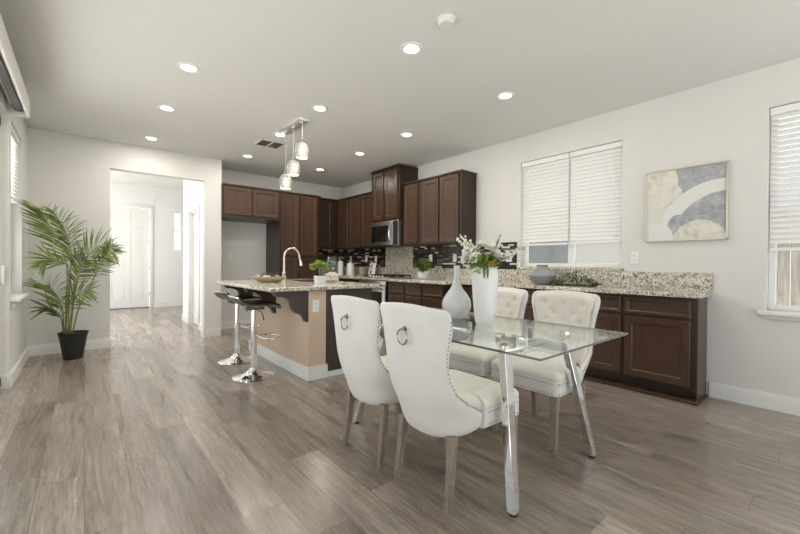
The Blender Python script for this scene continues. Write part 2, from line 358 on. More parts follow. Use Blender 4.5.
# ---- blinds
def blind(label, axis_x, r0, r1, z0, z1, tilt=60, pitch_=.043, cords=2, side=1, group='white horizontal window blinds'):
    t_ = thing('window_blind', label, 'blind', group=group); 
    mb = MB(); mb.box(axis_x-.022, axis_x+.028, r0, r1, z1-.055, z1, .003, 1); mb.build('headrail', 'slat', t_)
    mb = MB(); z = z1-.075; k = 0; a = rad(tilt)*side; hw = .0235
    while z > z0+.035:
        pts = []
        for i in range(5):
            q = -1+i*.5; pts.append((axis_x+q*hw*cos(a)-.003*(1-q*q)*sin(a), z+q*hw*sin(a)+.003*(1-q*q)*cos(a)))
        n0 = len(mb.b.faces)
        lo = [Vector((p[0], r0+.006, p[1])) for p in pts]; hi = [Vector((p[0], r0+.006, p[1]+.0022)) for p in pts[::-1]]
        mb.prism(lo+hi, (0, r1-r0-.012, 0)); z -= pitch_
    mb.build('slats', 'slat', t_)
    mb = MB(); mb.box(axis_x-.024, axis_x+.024, r0+.004, r1-.004, z0, z0+.024, .003, 1); mb.build('bottom_rail', 'slat', t_)
    for k in range(cords):
        y = r0+(r1-r0)*(k+.5)/cords if cords > 2 else r0+(r1-r0)*(.15+.7*k)
        MB().tube([(axis_x-.027, y, z1-.05), (axis_x-.027, y, z0)], .0018, 6).build('ladder_cord', 'slat', t_)
    return t_
blind('white blind over the left half of the window above the granite sill', 4.225, 2.045, 2.64, 1.375, 2.415)
blind('white blind over the right half of the window above the granite sill', 4.225, 1.49, 2.035, 1.375, 2.415)
blind('white blind in the window at the right edge beside the painting', 4.225, -.545, .41, 1.265, 2.405, cords=4)
b_ = blind('white blind in the narrow window behind the palm by the left wall', LX-.045, 4.985, 5.755, 1.75, 2.445, tilt=-25)
# ---- doors
def six_panel(mb, o, u, n, w, hh, t=.04):
    # slab + raised panels on face
    o = Vector(o); u = Vector(u); n = Vector(n); z = Vector((0, 0, 1))
    def rect(a0, b0, a1, b1, i, d): return [o+u*(a0+i)+z*(b0+i)+n*d, o+u*(a1-i)+z*(b0+i)+n*d, o+u*(a1-i)+z*(b1-i)+n*d, o+u*(a0+i)+z*(b1-i)+n*d]
    # stiles and rails raised, fields recessed
    mb.loft([rect(0, 0, w, hh, 0, 0), rect(0, 0, w, hh, 0, t-.012)])
    s_ = .11*w/.9; mid = .10*w/.9; cols = [(s_, w/2-mid/2), (w/2+mid/2, w-s_)]; rows = [(.19*hh/2.4, .78*hh/2.4), (.93*hh/2.4, 1.93*hh/2.4), (2.06*hh/2.4, 2.29*hh/2.4)]
    xs = [0, *cols[0], *cols[1], w]; zs = [0, *rows[0], *rows[1], *rows[2], hh]
    for i in (0, 2, 4): mb.loft([rect(xs[i], 0, xs[i+1], hh, 0, t-.012), rect(xs[i], 0, xs[i+1], hh, 0, t)])
    for (c0, c1) in cols:
        for j in (0, 2, 4, 6): mb.loft([rect(c0, zs[j], c1, zs[j+1], 0, t-.012), rect(c0, zs[j], c1, zs[j+1], 0, t)])
        for (r0, r1) in rows: mb.loft([rect(c0, r0, c1, r1, .012, t-.012), rect(c0, r0, c1, r1, .045, t-.003), rect(c0, r0, c1, r1, .06, t-.003)])
d1 = thing('door_1', '', 'door'); del d1['label'], d1['category']; st(d1)
mb = MB(); six_panel(mb, (.39, 11.42, .01), (1, 0, 0), (0, -1, 0), .87, 2.48); mb.build('door_panel', 'trim', d1)
mb = MB(); mb.box(.31, .385, 11.325, 11.35, 0, 2.58, .004); mb.box(1.265, 1.34, 11.325, 11.35, 0, 2.58, .004); mb.box(.31, 1.34, 11.32, 11.35, 2.50, 2.58, .004); mb.build('door_casing', 'trim', d1)
for z in (.3, .95, 1.6, 2.2): MB().box(1.253, 1.268, 11.345, 11.378, z, z+.1).build('hinge', 'steel', d1)
MB().box(.385, 1.265, 11.34, 11.42, 0, .012).build('threshold', 'black', d1)
d2 = thing('door_2', '', 'door'); del d2['label'], d2['category']; st(d2)
mb = MB(); six_panel(mb, (1.60, 7.84, .01), (0, -1, 0), (-1, 0, 0), .70, 2.03); mb.build('door_panel', 'trim', d2)
mb = MB(); mb.box(1.48, 1.50, 7.05, 7.12, 0, 2.13, .004); mb.box(1.48, 1.50, 7.86, 7.93, 0, 2.13, .004); mb.box(1.475, 1.50, 7.05, 7.93, 2.06, 2.13, .004)
mb.box(1.50, 1.635, 7.12, 7.135, 0, 2.06); mb.box(1.50, 1.635, 7.845, 7.86, 0, 2.06); mb.box(1.50, 1.635, 7.12, 7.86, 2.045, 2.06); mb.build('door_casing', 'trim', d2)
MB().lathe([(0, 0), (.025, .0), (.028, .006), (.012, .012), (.012, .035), (.027, .045), (.027, .06), (0, .068)], seg=16).xf(Matrix.Translation((1.563, 7.21, .95)) @ Matrix.Rotation(-pi/2, 4, 'Y')).build('door_knob', 'steel', d2)
d3 = thing('door_3', '', 'door'); del d3['label'], d3['category']; st(d3)
mb = MB()
for (p, q) in ((.62, 2.75), (2.70, 4.845)):
    xx = LX-.11 if p < 1 else LX-.07
    mb.box(xx-.02, xx+.02, p, p+.06, .02, 2.42); mb.box(xx-.02, xx+.02, q-.06, q, .02, 2.42); mb.box(xx-.02, xx+.02, p, q, .02, .10); mb.box(xx-.02, xx+.02, p, q, 2.34, 2.42)
mb.build('door_frame', 'trim', d3)
mb = MB(); mb.box(LX-.112, LX-.108, .68, 2.69, .1, 2.34); mb.box(LX-.072, LX-.068, 2.76, 4.785, .1, 2.34); mb.build('glass_pane', 'pane', d3)
mb = MB(); mb.box(LX-.05, LX-.025, 4.80, 4.84, .93, 1.10, .006); mb.build('door_handle', 'white', d3)
# valance of the patio door
va = thing('door_valance', 'white valance box with dark curtain track along the left wall near the ceiling', 'valance', (0, 0, 0))
mb = MB(); mb.box(-.40, -.381, .45, 4.80, 2.44, 2.60, .003, 1); mb.box(LX, -.40, .45, 4.80, 2.585, 2.60); mb.box(LX, -.40, 4.785, 4.80, 2.44, 2.585); mb.build('valance_board', 'wall', va)
mb = MB(); mb.box(-.475, -.425, .5, 4.77, 2.475, 2.50); mb.build('curtain_track', 'dsteel', va)
MB().box(-.51, -.485, .5, 4.775, 2.53, 2.585).build('mounting_rail', 'white', va)
# outside
st(box('ground_outside', 'ground', -14, 16, -12, 24, -.30, -.12))
fz = thing('garden_fence', 'weathered plank fence seen through the lower windows on the right', 'fence', (6.1, 0, 0))
mb = MB(); y = -5.
while y < 1.5:
    w_ = .14+rnd.random()*.02; mb.box(-.012+rnd.random()*.01, .012, y, y+w_, -.13, 1.75+rnd.random()*.02); y += w_+.006
mb.build('fence_boards', 'fence', fz)
mb = MB(); mb.box(.012, .05, -5, 1.6, .3, .39); mb.box(.012, .05, -5, 1.6, 1.35, 1.44); mb.build('fence_rail', 'fence', fz)
nh = thing('neighbour_house', 'pale neighbouring house seen faintly through the window blinds', 'house', (6.6, 8.0, -.12))
mb = MB(); mb.box(0, 5, -6, 8, 0, 3.4)
z = 0
while z < 3.4: mb.prism([(-.025, -6, z), (0, -6, z), (0, -6, z+.2), (-.004, -6, z+.2)], (0, 14, 0)); z += .2
mb.build('house_wall', 'siding', nh)
MB().prism([(-.5, -6.5, 3.4), (5.5, -6.5, 3.4), (2.5, -6.5, 5)], (0, 15, 0)).build('roof', 'roofm', nh)
for yy in (-4.9, -2.2, 3.6):
    f_ = MB().box(-.05, .01, yy, yy+1.2, 1.0, 2.4).build('house_window', 'trim', nh)
    MB().box(-.06, -.04, yy+.08, yy+1.12, 1.08, 2.32).build('window_pane', 'housewin', f_)
# ---- lights in ceiling
RECESS = 'recessed ceiling downlights'
cl = thing('recessed_light', '', 'ceiling light', (0, 0, H), group=RECESS)
MB().lathe([(.053, -.001), (.057, -.007), (.080, -.007), (.086, 0.0)], cap=False).build('trim_ring', 'trim', cl)
MB().lathe([(0, -.003), (.055, -.003), (.055, -.001), (0, -.001)], cap=False).build('lens', 'glow', cl)
area_lamp('downlight_lamp', (0, 0, -.012), .12, CAN_W, parent=cl)
cl_pos = [
 (.655, 3.50, 'left column of three ceiling lights, the one closest to the camera'),
 (.655, 4.56, 'left column of three ceiling lights, the middle one'),
 (.66, 5.80, 'left column of three ceiling lights, the one nearest the wide doorway'),
 (1.86, 2.10, 'largest bright round ceiling light, above the white dining chairs'),
 (1.86, 3.52, 'round ceiling light just in front of the pendant canopy plate'),
 (1.865, 4.56, 'round ceiling light touching the far end of the pendant canopy plate'),
 (1.87, 5.79, 'round ceiling light behind the air vent in front of the fridge cabinets'),
 (3.05, 2.10, 'round ceiling light nearest the top right, in front of the window wall'),
 (3.05, 3.52, 'round ceiling light above the double door wall cabinet on the right'),
 (3.06, 4.57, 'round ceiling light in front of the tall cabinet over the microwave'),
 (3.07, 5.79, 'round ceiling light closest to the kitchen back corner')]
for i, (x, y, l_) in enumerate(cl_pos):
    o = cl if i == 0 else copy_tree(cl); o.location = (x, y, H); o['label'] = l_
sd = thing('smoke_detector', 'white round smoke detector on the ceiling near the top centre', 'smoke detector', (1.815, 1.71, H), group='smoke detectors')
MB().lathe([(.0, -.032), (.042, -.032), (.05, -.026), (.053, -.016), (.062, -.012), (.064, 0)], cap=False).build('detector_body', 'ceil', sd)
s2 = copy_tree(sd); s2.location = (.56, 8.6, FH); s2['label'] = 'white round smoke detector on the bright foyer ceiling through the doorway'
spk = MB().lathe([(0, -.006), (.04, -.006), (.05, 0)], cap=False).build('sprinkler_cover', 'ceil', loc=(1.75, 6.15, H)); tag(spk, 'small flat round sprinkler cover on the ceiling before the fridge cabinets', 'sprinkler cover')
vt = thing('ceiling_vent', 'white louvred air vent in the ceiling beside the pendant canopy', 'air vent', (1.907, 5.01, H))
mb = MB(); hw, hd = .165, .155
mb.box(-hw, hw, -hd, -hd+.022, -.008, 0); mb.box(-hw, hw, hd-.022, hd, -.008, 0); mb.box(-hw, -hw+.022, -hd, hd, -.008, 0); mb.box(hw-.022, hw, -hd, hd, -.008, 0); mb.box(-.012, .012, -hd, hd, -.008, 0); mb.build('vent_frame', 'trim', vt)
mb = MB()
for k in range(9):
    yy = -hd+.035+k*.03
    mb.prism([(-hw+.02, yy, -.009), (-hw+.02, yy+.015, -.003), (-hw+.02, yy+.015, -.002), (-hw+.02, yy, -.008)], (2*hw-.04, 0, 0))
mb.build('louvres', 'trim', vt)
MB().box(-hw+.02, hw-.02, -hd+.02, hd-.02, -.0012, 0).build('vent_opening', 'black', vt)
# pendants
pc = thing('pendant_canopy', 'long rectangular mirrored canopy plate holding three pendant lights', 'ceiling canopy', (1.852, 4.14, H))
MB().box(-.062, .062, -.29, .29, -.028, 0, .004).build('canopy_plate', 'canopy', pc)
for yy in (-.22, 0, .22): MB().lathe([(0, -.045), (.014, -.045), (.018, -.04), (.018, -.028)], (0, yy), 16).build('cord_grip', 'chrome', pc)
pl = thing('pendant_light', '', 'pendant light', (0, 0, 0), group='crystal pendant lights')
MB().lathe([(.034, .075), (.060, .060), (.070, .03), (.073, -.02), (.070, -.06), (.064, -.088), (.060, -.088), (.066, -.06), (.069, -.02), (.066, .03), (.056, .056), (.033, .07)], cap=False, seg=28).build('glass_shade', 'crystal', pl)
MB().lathe([(0, .115), (.010, .115), (.014, .10), (.016, .09), (.040, .080), (.040, .072), (.018, .066), (.018, .03), (0, .03)], seg=20, cap=False).build('socket_cap', 'chrome', pl)
MB().lathe([(0, -.055), (.018, -.050), (.028, -.032), (.028, -.012), (.018, .012), (.012, .03), (0, .03)], seg=16, cap=False).build('bulb', 'bulb', pl)
MB().tube([(-.03, 0, .098), (.03, 0, .098)], .004, 8).build('cross_pin', 'chrome', pl)
pls = [(4.36, 2.125, 'lowest crystal pendant light, hanging in front of the fridge cabinets'), (4.14, 2.25, 'middle crystal pendant light of the three over the island'), (3.92, 2.40, 'highest crystal pendant light, hanging on the shortest cord')]
for i, (y, z, l_) in enumerate(pls):
    o = pl if i == 0 else copy_tree(pl); o.location = (1.855, y, z); o['label'] = l_
for i, o in enumerate([o for o in C.objects if o.name.startswith('pendant_light')]):
    z = o.location.z; MB().tube([(0, 0, .11), (0, 0, H-.04-z)], .0028, 8).build('cord', 'white', o)
    pt = bpy.data.lights.new('pendant_lamp', 'POINT'); pt.energy = PEND_W; pt.color = (1, .85, .65); pt.shadow_soft_size = .03
    q = bpy.data.objects.new('pendant_lamp', pt); C.objects.link(q); q.parent = o; q.location = (0, 0, -.11)

# ---------------------------------------------------------------- kitchen cabinets
def cab(label, axis, box_, fronts, mt='cab', group=None, toe=None, crown=None, name='wall_cabinet', cat='cabinet'):
    # box_: x0,x1,y0,y1,z0,z1 ; fronts: list (kind, run0, run1, z0, z1); axis: '-x' or '-y' = facing
    x0, x1, y0, y1, z0, z1 = box_
    t_ = thing(name, label, cat, (0, 0, 0), group=group); x1 = min(x1, RX-.003); y1 = min(y1, KY-.003)
    mb = MB(); zz = z0+(toe or 0); mb.box(x0, x1, y0, y1, zz, z1)
    if toe: mb.box(x0+(.06 if axis == '-x' else 0), x1, y0+(.06 if axis == '-y' else 0), y1, z0, zz)
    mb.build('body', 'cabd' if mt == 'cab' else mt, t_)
    if crown:
        mb = MB(); e = .018
        if axis == '-x': mb.box(x0-e-.012, x1, y0-(e if crown != 2 else 0), y1, z1, z1+.022, .004, 1)
        else: mb.box(x0, x1+e, y0-e-.012, y1, z1, z1+.022, .004, 1)
        mb.build('crown', mt, t_)
    for (k, r0, r1, a, b) in fronts:
        mb = MB()
        if axis == '-x': front(mb, (x0, r1, a), (0, -1, 0), (-1, 0, 0), r1-r0, b-a, fr=.055 if k == 'door' else .022)
        else: front(mb, (r0, y0, a), (1, 0, 0), (0, -1, 0), r1-r0, b-a, fr=.055 if k == 'door' else .022)
        mb.build('drawer_front' if k == 'drawer' else 'door', mt, t_)
    return t_
G1 = 'dark wall cabinets'
cab('dark brown double door wall cabinet right of the microwave with a plain end panel', '-x', (3.88, RX, 3.34, 4.135, 1.43, 2.39), [('door', 3.385, 3.725, 1.445, 2.375), ('door', 3.765, 4.11, 1.445, 2.375)], group=G1, crown=1)
cab('narrow dark brown single door wall cabinet directly right of the microwave', '-x', (3.88, RX, 4.135, 4.545, 1.43, 2.39), [('door', 4.205, 4.52, 1.445, 2.375)], group=G1, crown=2)
cab('tallest dark wall cabinet, above the microwave and reaching almost to the ceiling', '-x', (3.80, RX, 4.545, 5.305, 1.85, 2.69), [('door', 4.585, 4.90, 1.87, 2.67), ('door', 4.955, 5.25, 1.87, 2.67)], group=G1, crown=1)
cab('dark wall cabinet left of the microwave, with one wide and one narrow door', '-x', (3.88, RX, 5.305, 6.15, 1.43, 2.39), [('door', 5.33, 5.72, 1.445, 2.375), ('door', 5.775, 6.13, 1.445, 2.375)], group=G1, crown=2)
cab('dark corner wall cabinet on the window wall side of the kitchen corner', '-x', (3.88, RX, 6.15, KY, 1.43, 2.39), [('door', 6.17, 6.54, 1.445, 2.375)], group=G1, crown=2)
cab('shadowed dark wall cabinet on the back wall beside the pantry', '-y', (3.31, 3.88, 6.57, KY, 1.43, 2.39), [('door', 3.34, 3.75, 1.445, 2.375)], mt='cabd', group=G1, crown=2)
cab('tall dark brown pantry cabinet with two long doors behind the faucet', '-y', (2.565, 3.31, 6.27, KY, 0, 2.36), [('door', 2.60, 2.91, 1.275, 2.34), ('door', 2.945, 3.27, 1.275, 2.34), ('door', 2.60, 2.91, .14, 1.24), ('door', 2.945, 3.27, .14, 1.24)], toe=.1, crown=1, name='pantry_cabinet')
cab('dark double door cabinet above the empty refrigerator recess', '-y', (1.645, 2.56, 6.27, KY, 1.86, 2.36), [('door', 1.66, 2.085, 1.90, 2.345), ('door', 2.11, 2.54, 1.90, 2.345)], crown=1, group=G1)
# base cabinets on the window wall
def basefr(ys):
    out = []
    for a, b in ys: out += [('drawer', a, b, .70, .845), ('door', a, b, .13, .675)]
    return out
G2 = 'dark base cabinets on the window wall'
cab('dark base cabinet below the leafy white pot right of the range', '-x', (3.58, RX-.002, 3.36, 4.545, 0, .875), basefr([(3.385, 3.755), (3.785, 4.12), (4.155, 4.52)]), toe=.1, group=G2, name='base_cabinet')
cab('dark base cabinet in the kitchen corner left of the range', '-x', (3.58, RX-.002, 5.32, KY, 0, .875), basefr([(5.35, 5.75), (5.79, 6.2)]), toe=.1, group=G2, name='base_cabinet')
cab('dark base cabinet on the back wall beside the pantry', '-y', (3.315, 3.575, 6.30, KY, 0, .875), [('door', 3.33, 3.56, .13, .845)], toe=.1, name='base_cabinet')
ys = [(.83, 1.325), (1.36, 1.855), (1.89, 2.355), (2.39, 2.845), (2.88, 3.335)]
lb = ['dark shallow base cabinet at the right end of the counter, under the painting', 'second dark shallow base cabinet from the right end, beside the tufted chair back', 'third dark shallow base cabinet from the right end, behind the nearer tufted chair', 'fourth dark shallow base cabinet from the right end, behind the farther tufted chair', 'fifth dark shallow base cabinet from the right end, behind the glossy bottle vase']
for i, (a, b) in enumerate(ys):
    y0 = .79 if i == 0 else a-.0175; y1 = b+.0175
    t_ = cab(lb[i], '-x', (3.85, RX-.012, y0, y1, 0, .875), basefr([(a, b)]), toe=.1, group=G2, name='base_cabinet')
    if i == 0:
        MB().box(3.85, RX-.03, .782, .79, 0.0, .875).build('end_panel', 'cab', t_)
        MB().prism([(3.912, .772, 0), (RX-.02, .772, 0), (RX-.02, .772, .02), (3.912, .772, .02)], (0, .01, 0)).build('shoe_molding', 'cab', t_)
tag(MB().box(3.815, 3.91, .775, 3.34, 0, .025, .008).build('shoe_molding', 'cab'), 'dark red-brown shoe molding strip on the floor along the shallow cabinets', 'molding')
# counters
ct = thing('granite_countertop', 'long speckled granite countertop along the window wall', 'countertop')
mb = MB(); mb.prism([(3.545, 4.555, .875), (3.545, 3.32, .875), (3.80, 3.32, .875), (3.80, .755, .875), (RX, .755, .875), (RX, 4.555, .875)], (0, 0, .04)); 
mb.box(3.545, RX, 5.30, KY, .875, .915); mb.box(3.334, 3.545, 6.27, KY, .875, .915); mb.box(3.62, RX, 4.555, 5.30, .875, .915)
o = mb.build('counter_slab', 'granite', ct); bv = o.modifiers.new('b', 'BEVEL'); bv.width = .006; bv.segments = 2
bs = thing('granite_backsplash', 'speckled granite backsplash strip rising above the countertop and full height behind the cooktop', 'backsplash')
mb = MB(); mb.box(RX-.022, RX-.001, .75, 4.64, .915, 1.08); mb.box(RX-.022, RX-.001, 4.64, 5.37, .915, 1.43); mb.box(RX-.022, RX-.001, 5.37, KY-.022, .915, 1.08); mb.box(3.312, RX-.001, KY-.022, KY-.001, .915, 1.08); mb.build('granite_strip', 'granite', bs)
MB().box(RX-.03, RX-.001, 1.455, 2.675, 1.081, 1.112, .004).box(RX-.001, 4.27, 1.487, 2.643, 1.083, 1.112).build('granite_sill', 'granite', bs)
mo = thing('mosaic_backsplash', 'dark glass strip mosaic backsplash under the wall cabinets', 'backsplash')
mb = MB(); mb.box(RX-.012, RX-.001, 2.69, 4.64, 1.081, 1.43); mb.box(RX-.012, RX-.001, 5.37, KY-.012, 1.081, 1.43); mb.box(3.312, RX-.012, KY-.012, KY-.001, 1.081, 1.43); mb.build('mosaic_tiles', 'mosaic', mo)
# microwave
mw = thing('microwave', 'stainless over-the-range microwave with a black window and curved handle', 'microwave', (3.80, 4.925, 1.43))
MB().box(.02, RX-.012-3.8, -.375, .375, 0, .415, .004).build('microwave_body', 'dsteel', mw)
MB().box(-.02, .018, -.37, .37, .015, .41, .006).build('microwave_door', 'steel', mw)
MB().box(-.023, -.018, -.12, .34, .075, .34, .004).build('window', 'blackgloss', mw)
MB().box(-.022, -.018, -.365, -.235, .02, .40).build('control_panel', 'dsteel', mw)
MB().tube([(-.02, -.19, .05), (-.05, -.19, .08), (-.066, -.19, .2), (-.05, -.19, .33), (-.02, -.19, .36)], .011, 10).build('handle', 'chrome', mw)
# range
rg = thing('range', 'stainless steel range with a black glass oven door below the cooktop', 'oven', (3.545, 4.925, 0))
MB().box(.02, .60, -.365, .365, .03, .872).build('oven_body', 'dsteel', rg)
MB().box(-.005, .02, -.365, .365, .80, .872, .004).build('control_panel', 'steel', rg)
MB().box(-.015, .02, -.365, .365, .18, .79, .005).build('oven_door', 'steel', rg)
MB().box(-.018, -.012, -.29, .29, .28, .70).build('oven_window', 'blackgloss', rg)
MB().box(-.01, .02, -.365, .365, .04, .17, .004).build('drawer', 'steel', rg)
mb = MB().tube([(-.06, -.34, .755), (-.06, .34, .755)], .013, 12); mb.tube([(-.015, -.3, .755), (-.06, -.3, .755)], .01, 8); mb.tube([(-.015, .3, .755), (-.06, .3, .755)], .01, 8); mb.build('handle', 'chrome', rg)
ck = thing('gas_cooktop', 'black gas cooktop with cast grates set in the countertop', 'cooktop', (3.87, 4.925, .915))
MB().box(-.25, .25, -.37, .37, .0005, .012, .004).build('cooktop_plate', 'steel', ck)
for i in range(3):
    yy = -.24+.24*i; mb = MB()
    for q in (-.2, -.1, 0, .1, .2): mb.box(q-.006, q+.006, yy-.11, yy+.11, .035, .048)
    for q in (-.1, 0, .1): mb.box(-.21, .21, yy+q-.006, yy+q+.006, .033, .046)
    for a in (-.2, .2):
        for b_2 in (-.1, .1): mb.box(a-.008, a+.008, yy+b_2-.008, yy+b_2+.008, .012, .036)
    mb.build('grate', 'black', ck)
for (a, b_2) in ((-.1, -.24), (.1, -.24), (0, 0), (-.1, .24), (.1, .24)): MB().lathe([(0, .03), (.035, .03), (.045, .02), (.05, .012)], (a, b_2), 20).build('burner', 'black', ck)
for k in range(5): MB().lathe([(0, .035), (.016, .035), (.018, .012)], (-.228, -.16+.08*k), 14).build('knob', 'chrome', ck)

# ---------------------------------------------------------------- island
isl = thing('kitchen_island', 'kitchen island with a tan painted knee wall, dark end panel and dark corbels', 'kitchen island')
MB().box(1.664, 1.85, 3.35, 5.02, 0, .868).build('knee_wall', 'island_paint', isl)
MB().box(1.85, 2.42, 3.36, 5.02, .05, .874).build('cabinet_body', 'islpanel', isl)
mb = MB(); mb.box(1.664-T, 1.664, 3.35-T, 5.02, 0, .13); mb.box(1.664, 1.866, 3.35-T, 3.35, 0, .13); mb.build('white_baseboard', 'trim', isl)
MB().box(1.868, 2.42, 3.346, 3.45, 0, .05).build('end_base_strip', 'trim', isl)
MB().box(1.36, 1.85, 3.37, 5.0, .868, .8745).build('support_plate', 'islpanel', isl)
for (a, b) in ((3.40, 3.93), (3.96, 4.49), (4.52, 5.0)):
    mb = MB(); front(mb, (2.42, a, .12), (0, 1, 0), (1, 0, 0), b-a, .72); mb.build('door', 'islpanel', isl)
def corbel(y0, y1):
    pts = [(1.664, .868), (1.33, .868), (1.33, .845), (1.345, .838)]
    for k in range(9):                                  # ogee: convex out then concave down
        a = k/8; pts.append((1.345+.12*sin(a*pi/2)*1.0+.03*a, .838-.012-.06*(1-cos(a*pi/2))))
    for k in range(1, 9):
        a = k/8; pts.append((1.495+.10*(1-cos(a*pi/2)), .766-.12*sin(a*pi/2)))
    for k in range(1, 6):
        a = k/5; pts.append((1.595+.045*sin(a*pi/2), .646-.075*a))
    pts += [(1.664, .566)]
    poly = [(x, y0, z) for x, z in pts]
    mb = MB(); mb.prism(poly, (0, y1-y0, 0)); mb.build('corbel', 'islpanel', isl)
corbel(3.355, 3.43); corbel(4.16, 4.235); corbel(4.93, 5.005)
isc = thing('island_countertop', 'speckled granite countertop overhanging the kitchen island', 'countertop')
o = MB().prism([(1.27, 3.31, .875), (2.495, 3.31, .875), (2.495, 5.06, .875), (1.25, 5.06, .875)], (0, 0, .04)).build('counter_slab', 'granite', isc); bv = o.modifiers.new('b', 'BEVEL'); bv.width = .01; bv.segments = 3
# outlets and switches
def plate(label, loc, facing, kind='outlet', w=.072, hh=.116, group='white wall plates', gangs=1):
    t_ = thing('power_outlet' if kind == 'outlet' else 'light_switch', label, 'outlet' if kind == 'outlet' else 'switch', loc, {'-x': pi/2*3, '-y': 0, '+x': pi/2}[facing], group)
    w = w+.046*(gangs-1)
    MB().box(-w/2, w/2, -.006, 0, -hh/2, hh/2, .003, 1).build('cover_plate', 'white', t_)
    for g in range(gangs):
        cx = (g-(gangs-1)/2)*.046
        if kind == 'outlet':
            for dz in (-.024, .024):
                s_ = MB().box(cx-.016, cx+.016, -.009, -.006, dz-.014, dz+.014, .002, 1).build('socket', 'trim', t_)
                MB().box(cx-.008, cx-.005, -.0095, -.009, dz-.004, dz+.006).build('slot', 'black', s_); MB().box(cx+.005, cx+.008, -.0095, -.009, dz-.004, dz+.006).build('slot', 'black', s_)
        else: MB().box(cx-.013, cx+.013, -.010, -.006, -.03, .03, .002, 1).build('rocker', 'trim', t_)
    return t_
xm = RX-.0125
plate('white outlet on the mosaic nearest the kitchen corner', (xm, 6.54, 1.235), '-x')
plate('white outlet on the mosaic, left one of the pair above the picture stand', (xm, 5.985, 1.235), '-x')
plate('white outlet on the mosaic, right one of the pair above the picture stand', (xm, 5.675, 1.235), '-x')
plate('white outlet on the mosaic just right of the leafy white pot', (xm, 4.22, 1.235), '-x')
plate('white switch on the mosaic between the leafy pot and the bouquet', (xm, 3.72, 1.235), '-x', 'switch')
plate('white outlet on the mosaic partly hidden behind the bouquet leaves', (xm, 3.42, 1.235), '-x')
plate('white switch on the mosaic at its right end beside the window', (xm, 2.795, 1.235), '-x', 'switch', w=.09)
plate('white outlet on the wall between the window and the painting', (RX-.001, 1.364, 1.215), '-x')
plate('white outlet on the tan end of the kitchen island', (1.737, 3.349, .72), '-y')
plate('faint white outlet inside the empty refrigerator recess', (1.94, KY-.001, 1.24), '-y')
plate('white switch plate on the foyer wall, upper one right of the side door', (1.499, 6.93, 1.515), '-x', 'switch')
plate('white switch plate on the foyer wall, lower one right of the side door', (1.499, 6.86, 1.18), '-x', 'switch')
plate('beige wall plate on the doorway wall behind the palm', (-.44, DY-.001, .97), '-y')
# ---------------------------------------------------------------- painting
pt_ = thing('painting', 'abstract grey and cream painting with sweeping curved shapes in a champagne frame', 'painting', (RX-.001, .955, 1.70), -pi/2)
# local x = toward -y world ... plane local xz, facing local -y
wp, hp = .605, .665
MB().box(-wp/2+.01, wp/2-.01, -.03, 0, -hp/2+.01, hp/2-.01).build('canvas', 'canvas' if 'canvas' in M else 'white', pt_)
cv = pt_.children[0]
m = M['canvas'] = mat('abstract_canvas', rough=.8); N, L, B = nodes(m)
t = N.new('ShaderNodeTexCoord'); sp = N.new('ShaderNodeSeparateXYZ'); L.new(t.outputs['Object'], sp.inputs[0])
nz = noise(m, t.outputs['Object'], 14, 5, .7)
def ell(cx, cz, rx, rz):    # <1 inside
    mt_ = lambda op, a, b: mth(m, op, a, b)
    a = mt_('DIVIDE', mt_('SUBTRACT', sp.outputs[0], (cx-.5)*.6), rx*.6); b = mt_('DIVIDE', mt_('SUBTRACT', sp.outputs[2], (.5-cz)*.66), rz*.66)
    return mt_('LESS_THAN', mt_('ADD', mt_('MULTIPLY', a, a), mt_('MULTIPLY', b, b)), 1.0)
mt_2 = lambda op, a, b: mth(m, op, a, b)
grey = ramp(m, nz.outputs[0], [(.3, (.26, .27, .29)), (.55, (.40, .41, .43)), (.75, (.55, .56, .57))])
crm = ramp(m, nz.outputs[0], [(.3, (.46, .43, .35)), (.5, (.66, .64, .56)), (.7, (.74, .72, .66))])
c = grey
c = mix(m, c, crm, ell(.02, .18, .40, .40))
c = mix(m, c, crm, ell(.27, .46, .23, .30))
ring_ = mt_2('MULTIPLY', ell(.95, .97, .80, .76), mt_2('SUBTRACT', 1.0, ell(1.0, 1.03, .66, .66)))
c = mix(m, c, (.70, .70, .68), ring_)
c = mix(m, c, (.66, .65, .59), ell(-.02, .62, .25, .30))
c = mix(m, c, grey, ell(.42, .80, .13, .16))
c = mix(m, c, crm, ell(.68, 1.06, .34, .33))
c = mix(m, c, (.70, .70, .68), ell(.10, .95, .26, .22))
setc(m, c); bump(m, nz.outputs[0], .4, .004)
cv.data.materials.clear(); cv.data.materials.append(m)
mb = MB()
for a in ((-wp/2, -wp/2+.012, -hp/2, hp/2), (wp/2-.012, wp/2, -hp/2, hp/2), (-wp/2, wp/2, -hp/2, -hp/2+.012), (-wp/2, wp/2, hp/2-.012, hp/2)): mb.box(a[0], a[1], -.042, 0, a[2], a[3], .002, 1)
mb.build('picture_frame', 'frame', pt_)

# ---------------------------------------------------------------- bar stools
bsl = thing('bar_stool', '', 'bar stool', (0, 0, 0), group='bar stools at the island')
MB().lathe([(0, .0), (.195, .0), (.198, .006), (.19, .012), (.13, .025), (.075, .045), (.045, .07), (.032, .095), (0, .095)], seg=48, cap=False).build('base', 'chrome', bsl)
MB().lathe([(0, .07), (.030, .07), (.030, .40), (.024, .405), (.024, .67), (0, .67)], seg=24, cap=False).build('column', 'chrome', bsl)
fr_ = [(.028, 0, .40)]+[(.15+.105*cos(a), .125*sin(a), .385) for a in [pi*.75-k*pi*1.5/14 for k in range(15)]]
mb = MB(); mb.tube([(.02, .0, .42), (.075, .085, .385)]+[(.15+.105*cos(a), .125*sin(a), .385) for a in [pi*.7-k*pi*1.4/14 for k in range(15)]]+[(.075, -.085, .385), (.02, 0, .42)], .0085, 8); mb.lathe([(.031, .39), (.035, .39), (.035, .44), (.031, .44)], seg=20, cap=False); mb.build('footrest', 'chrome', bsl)
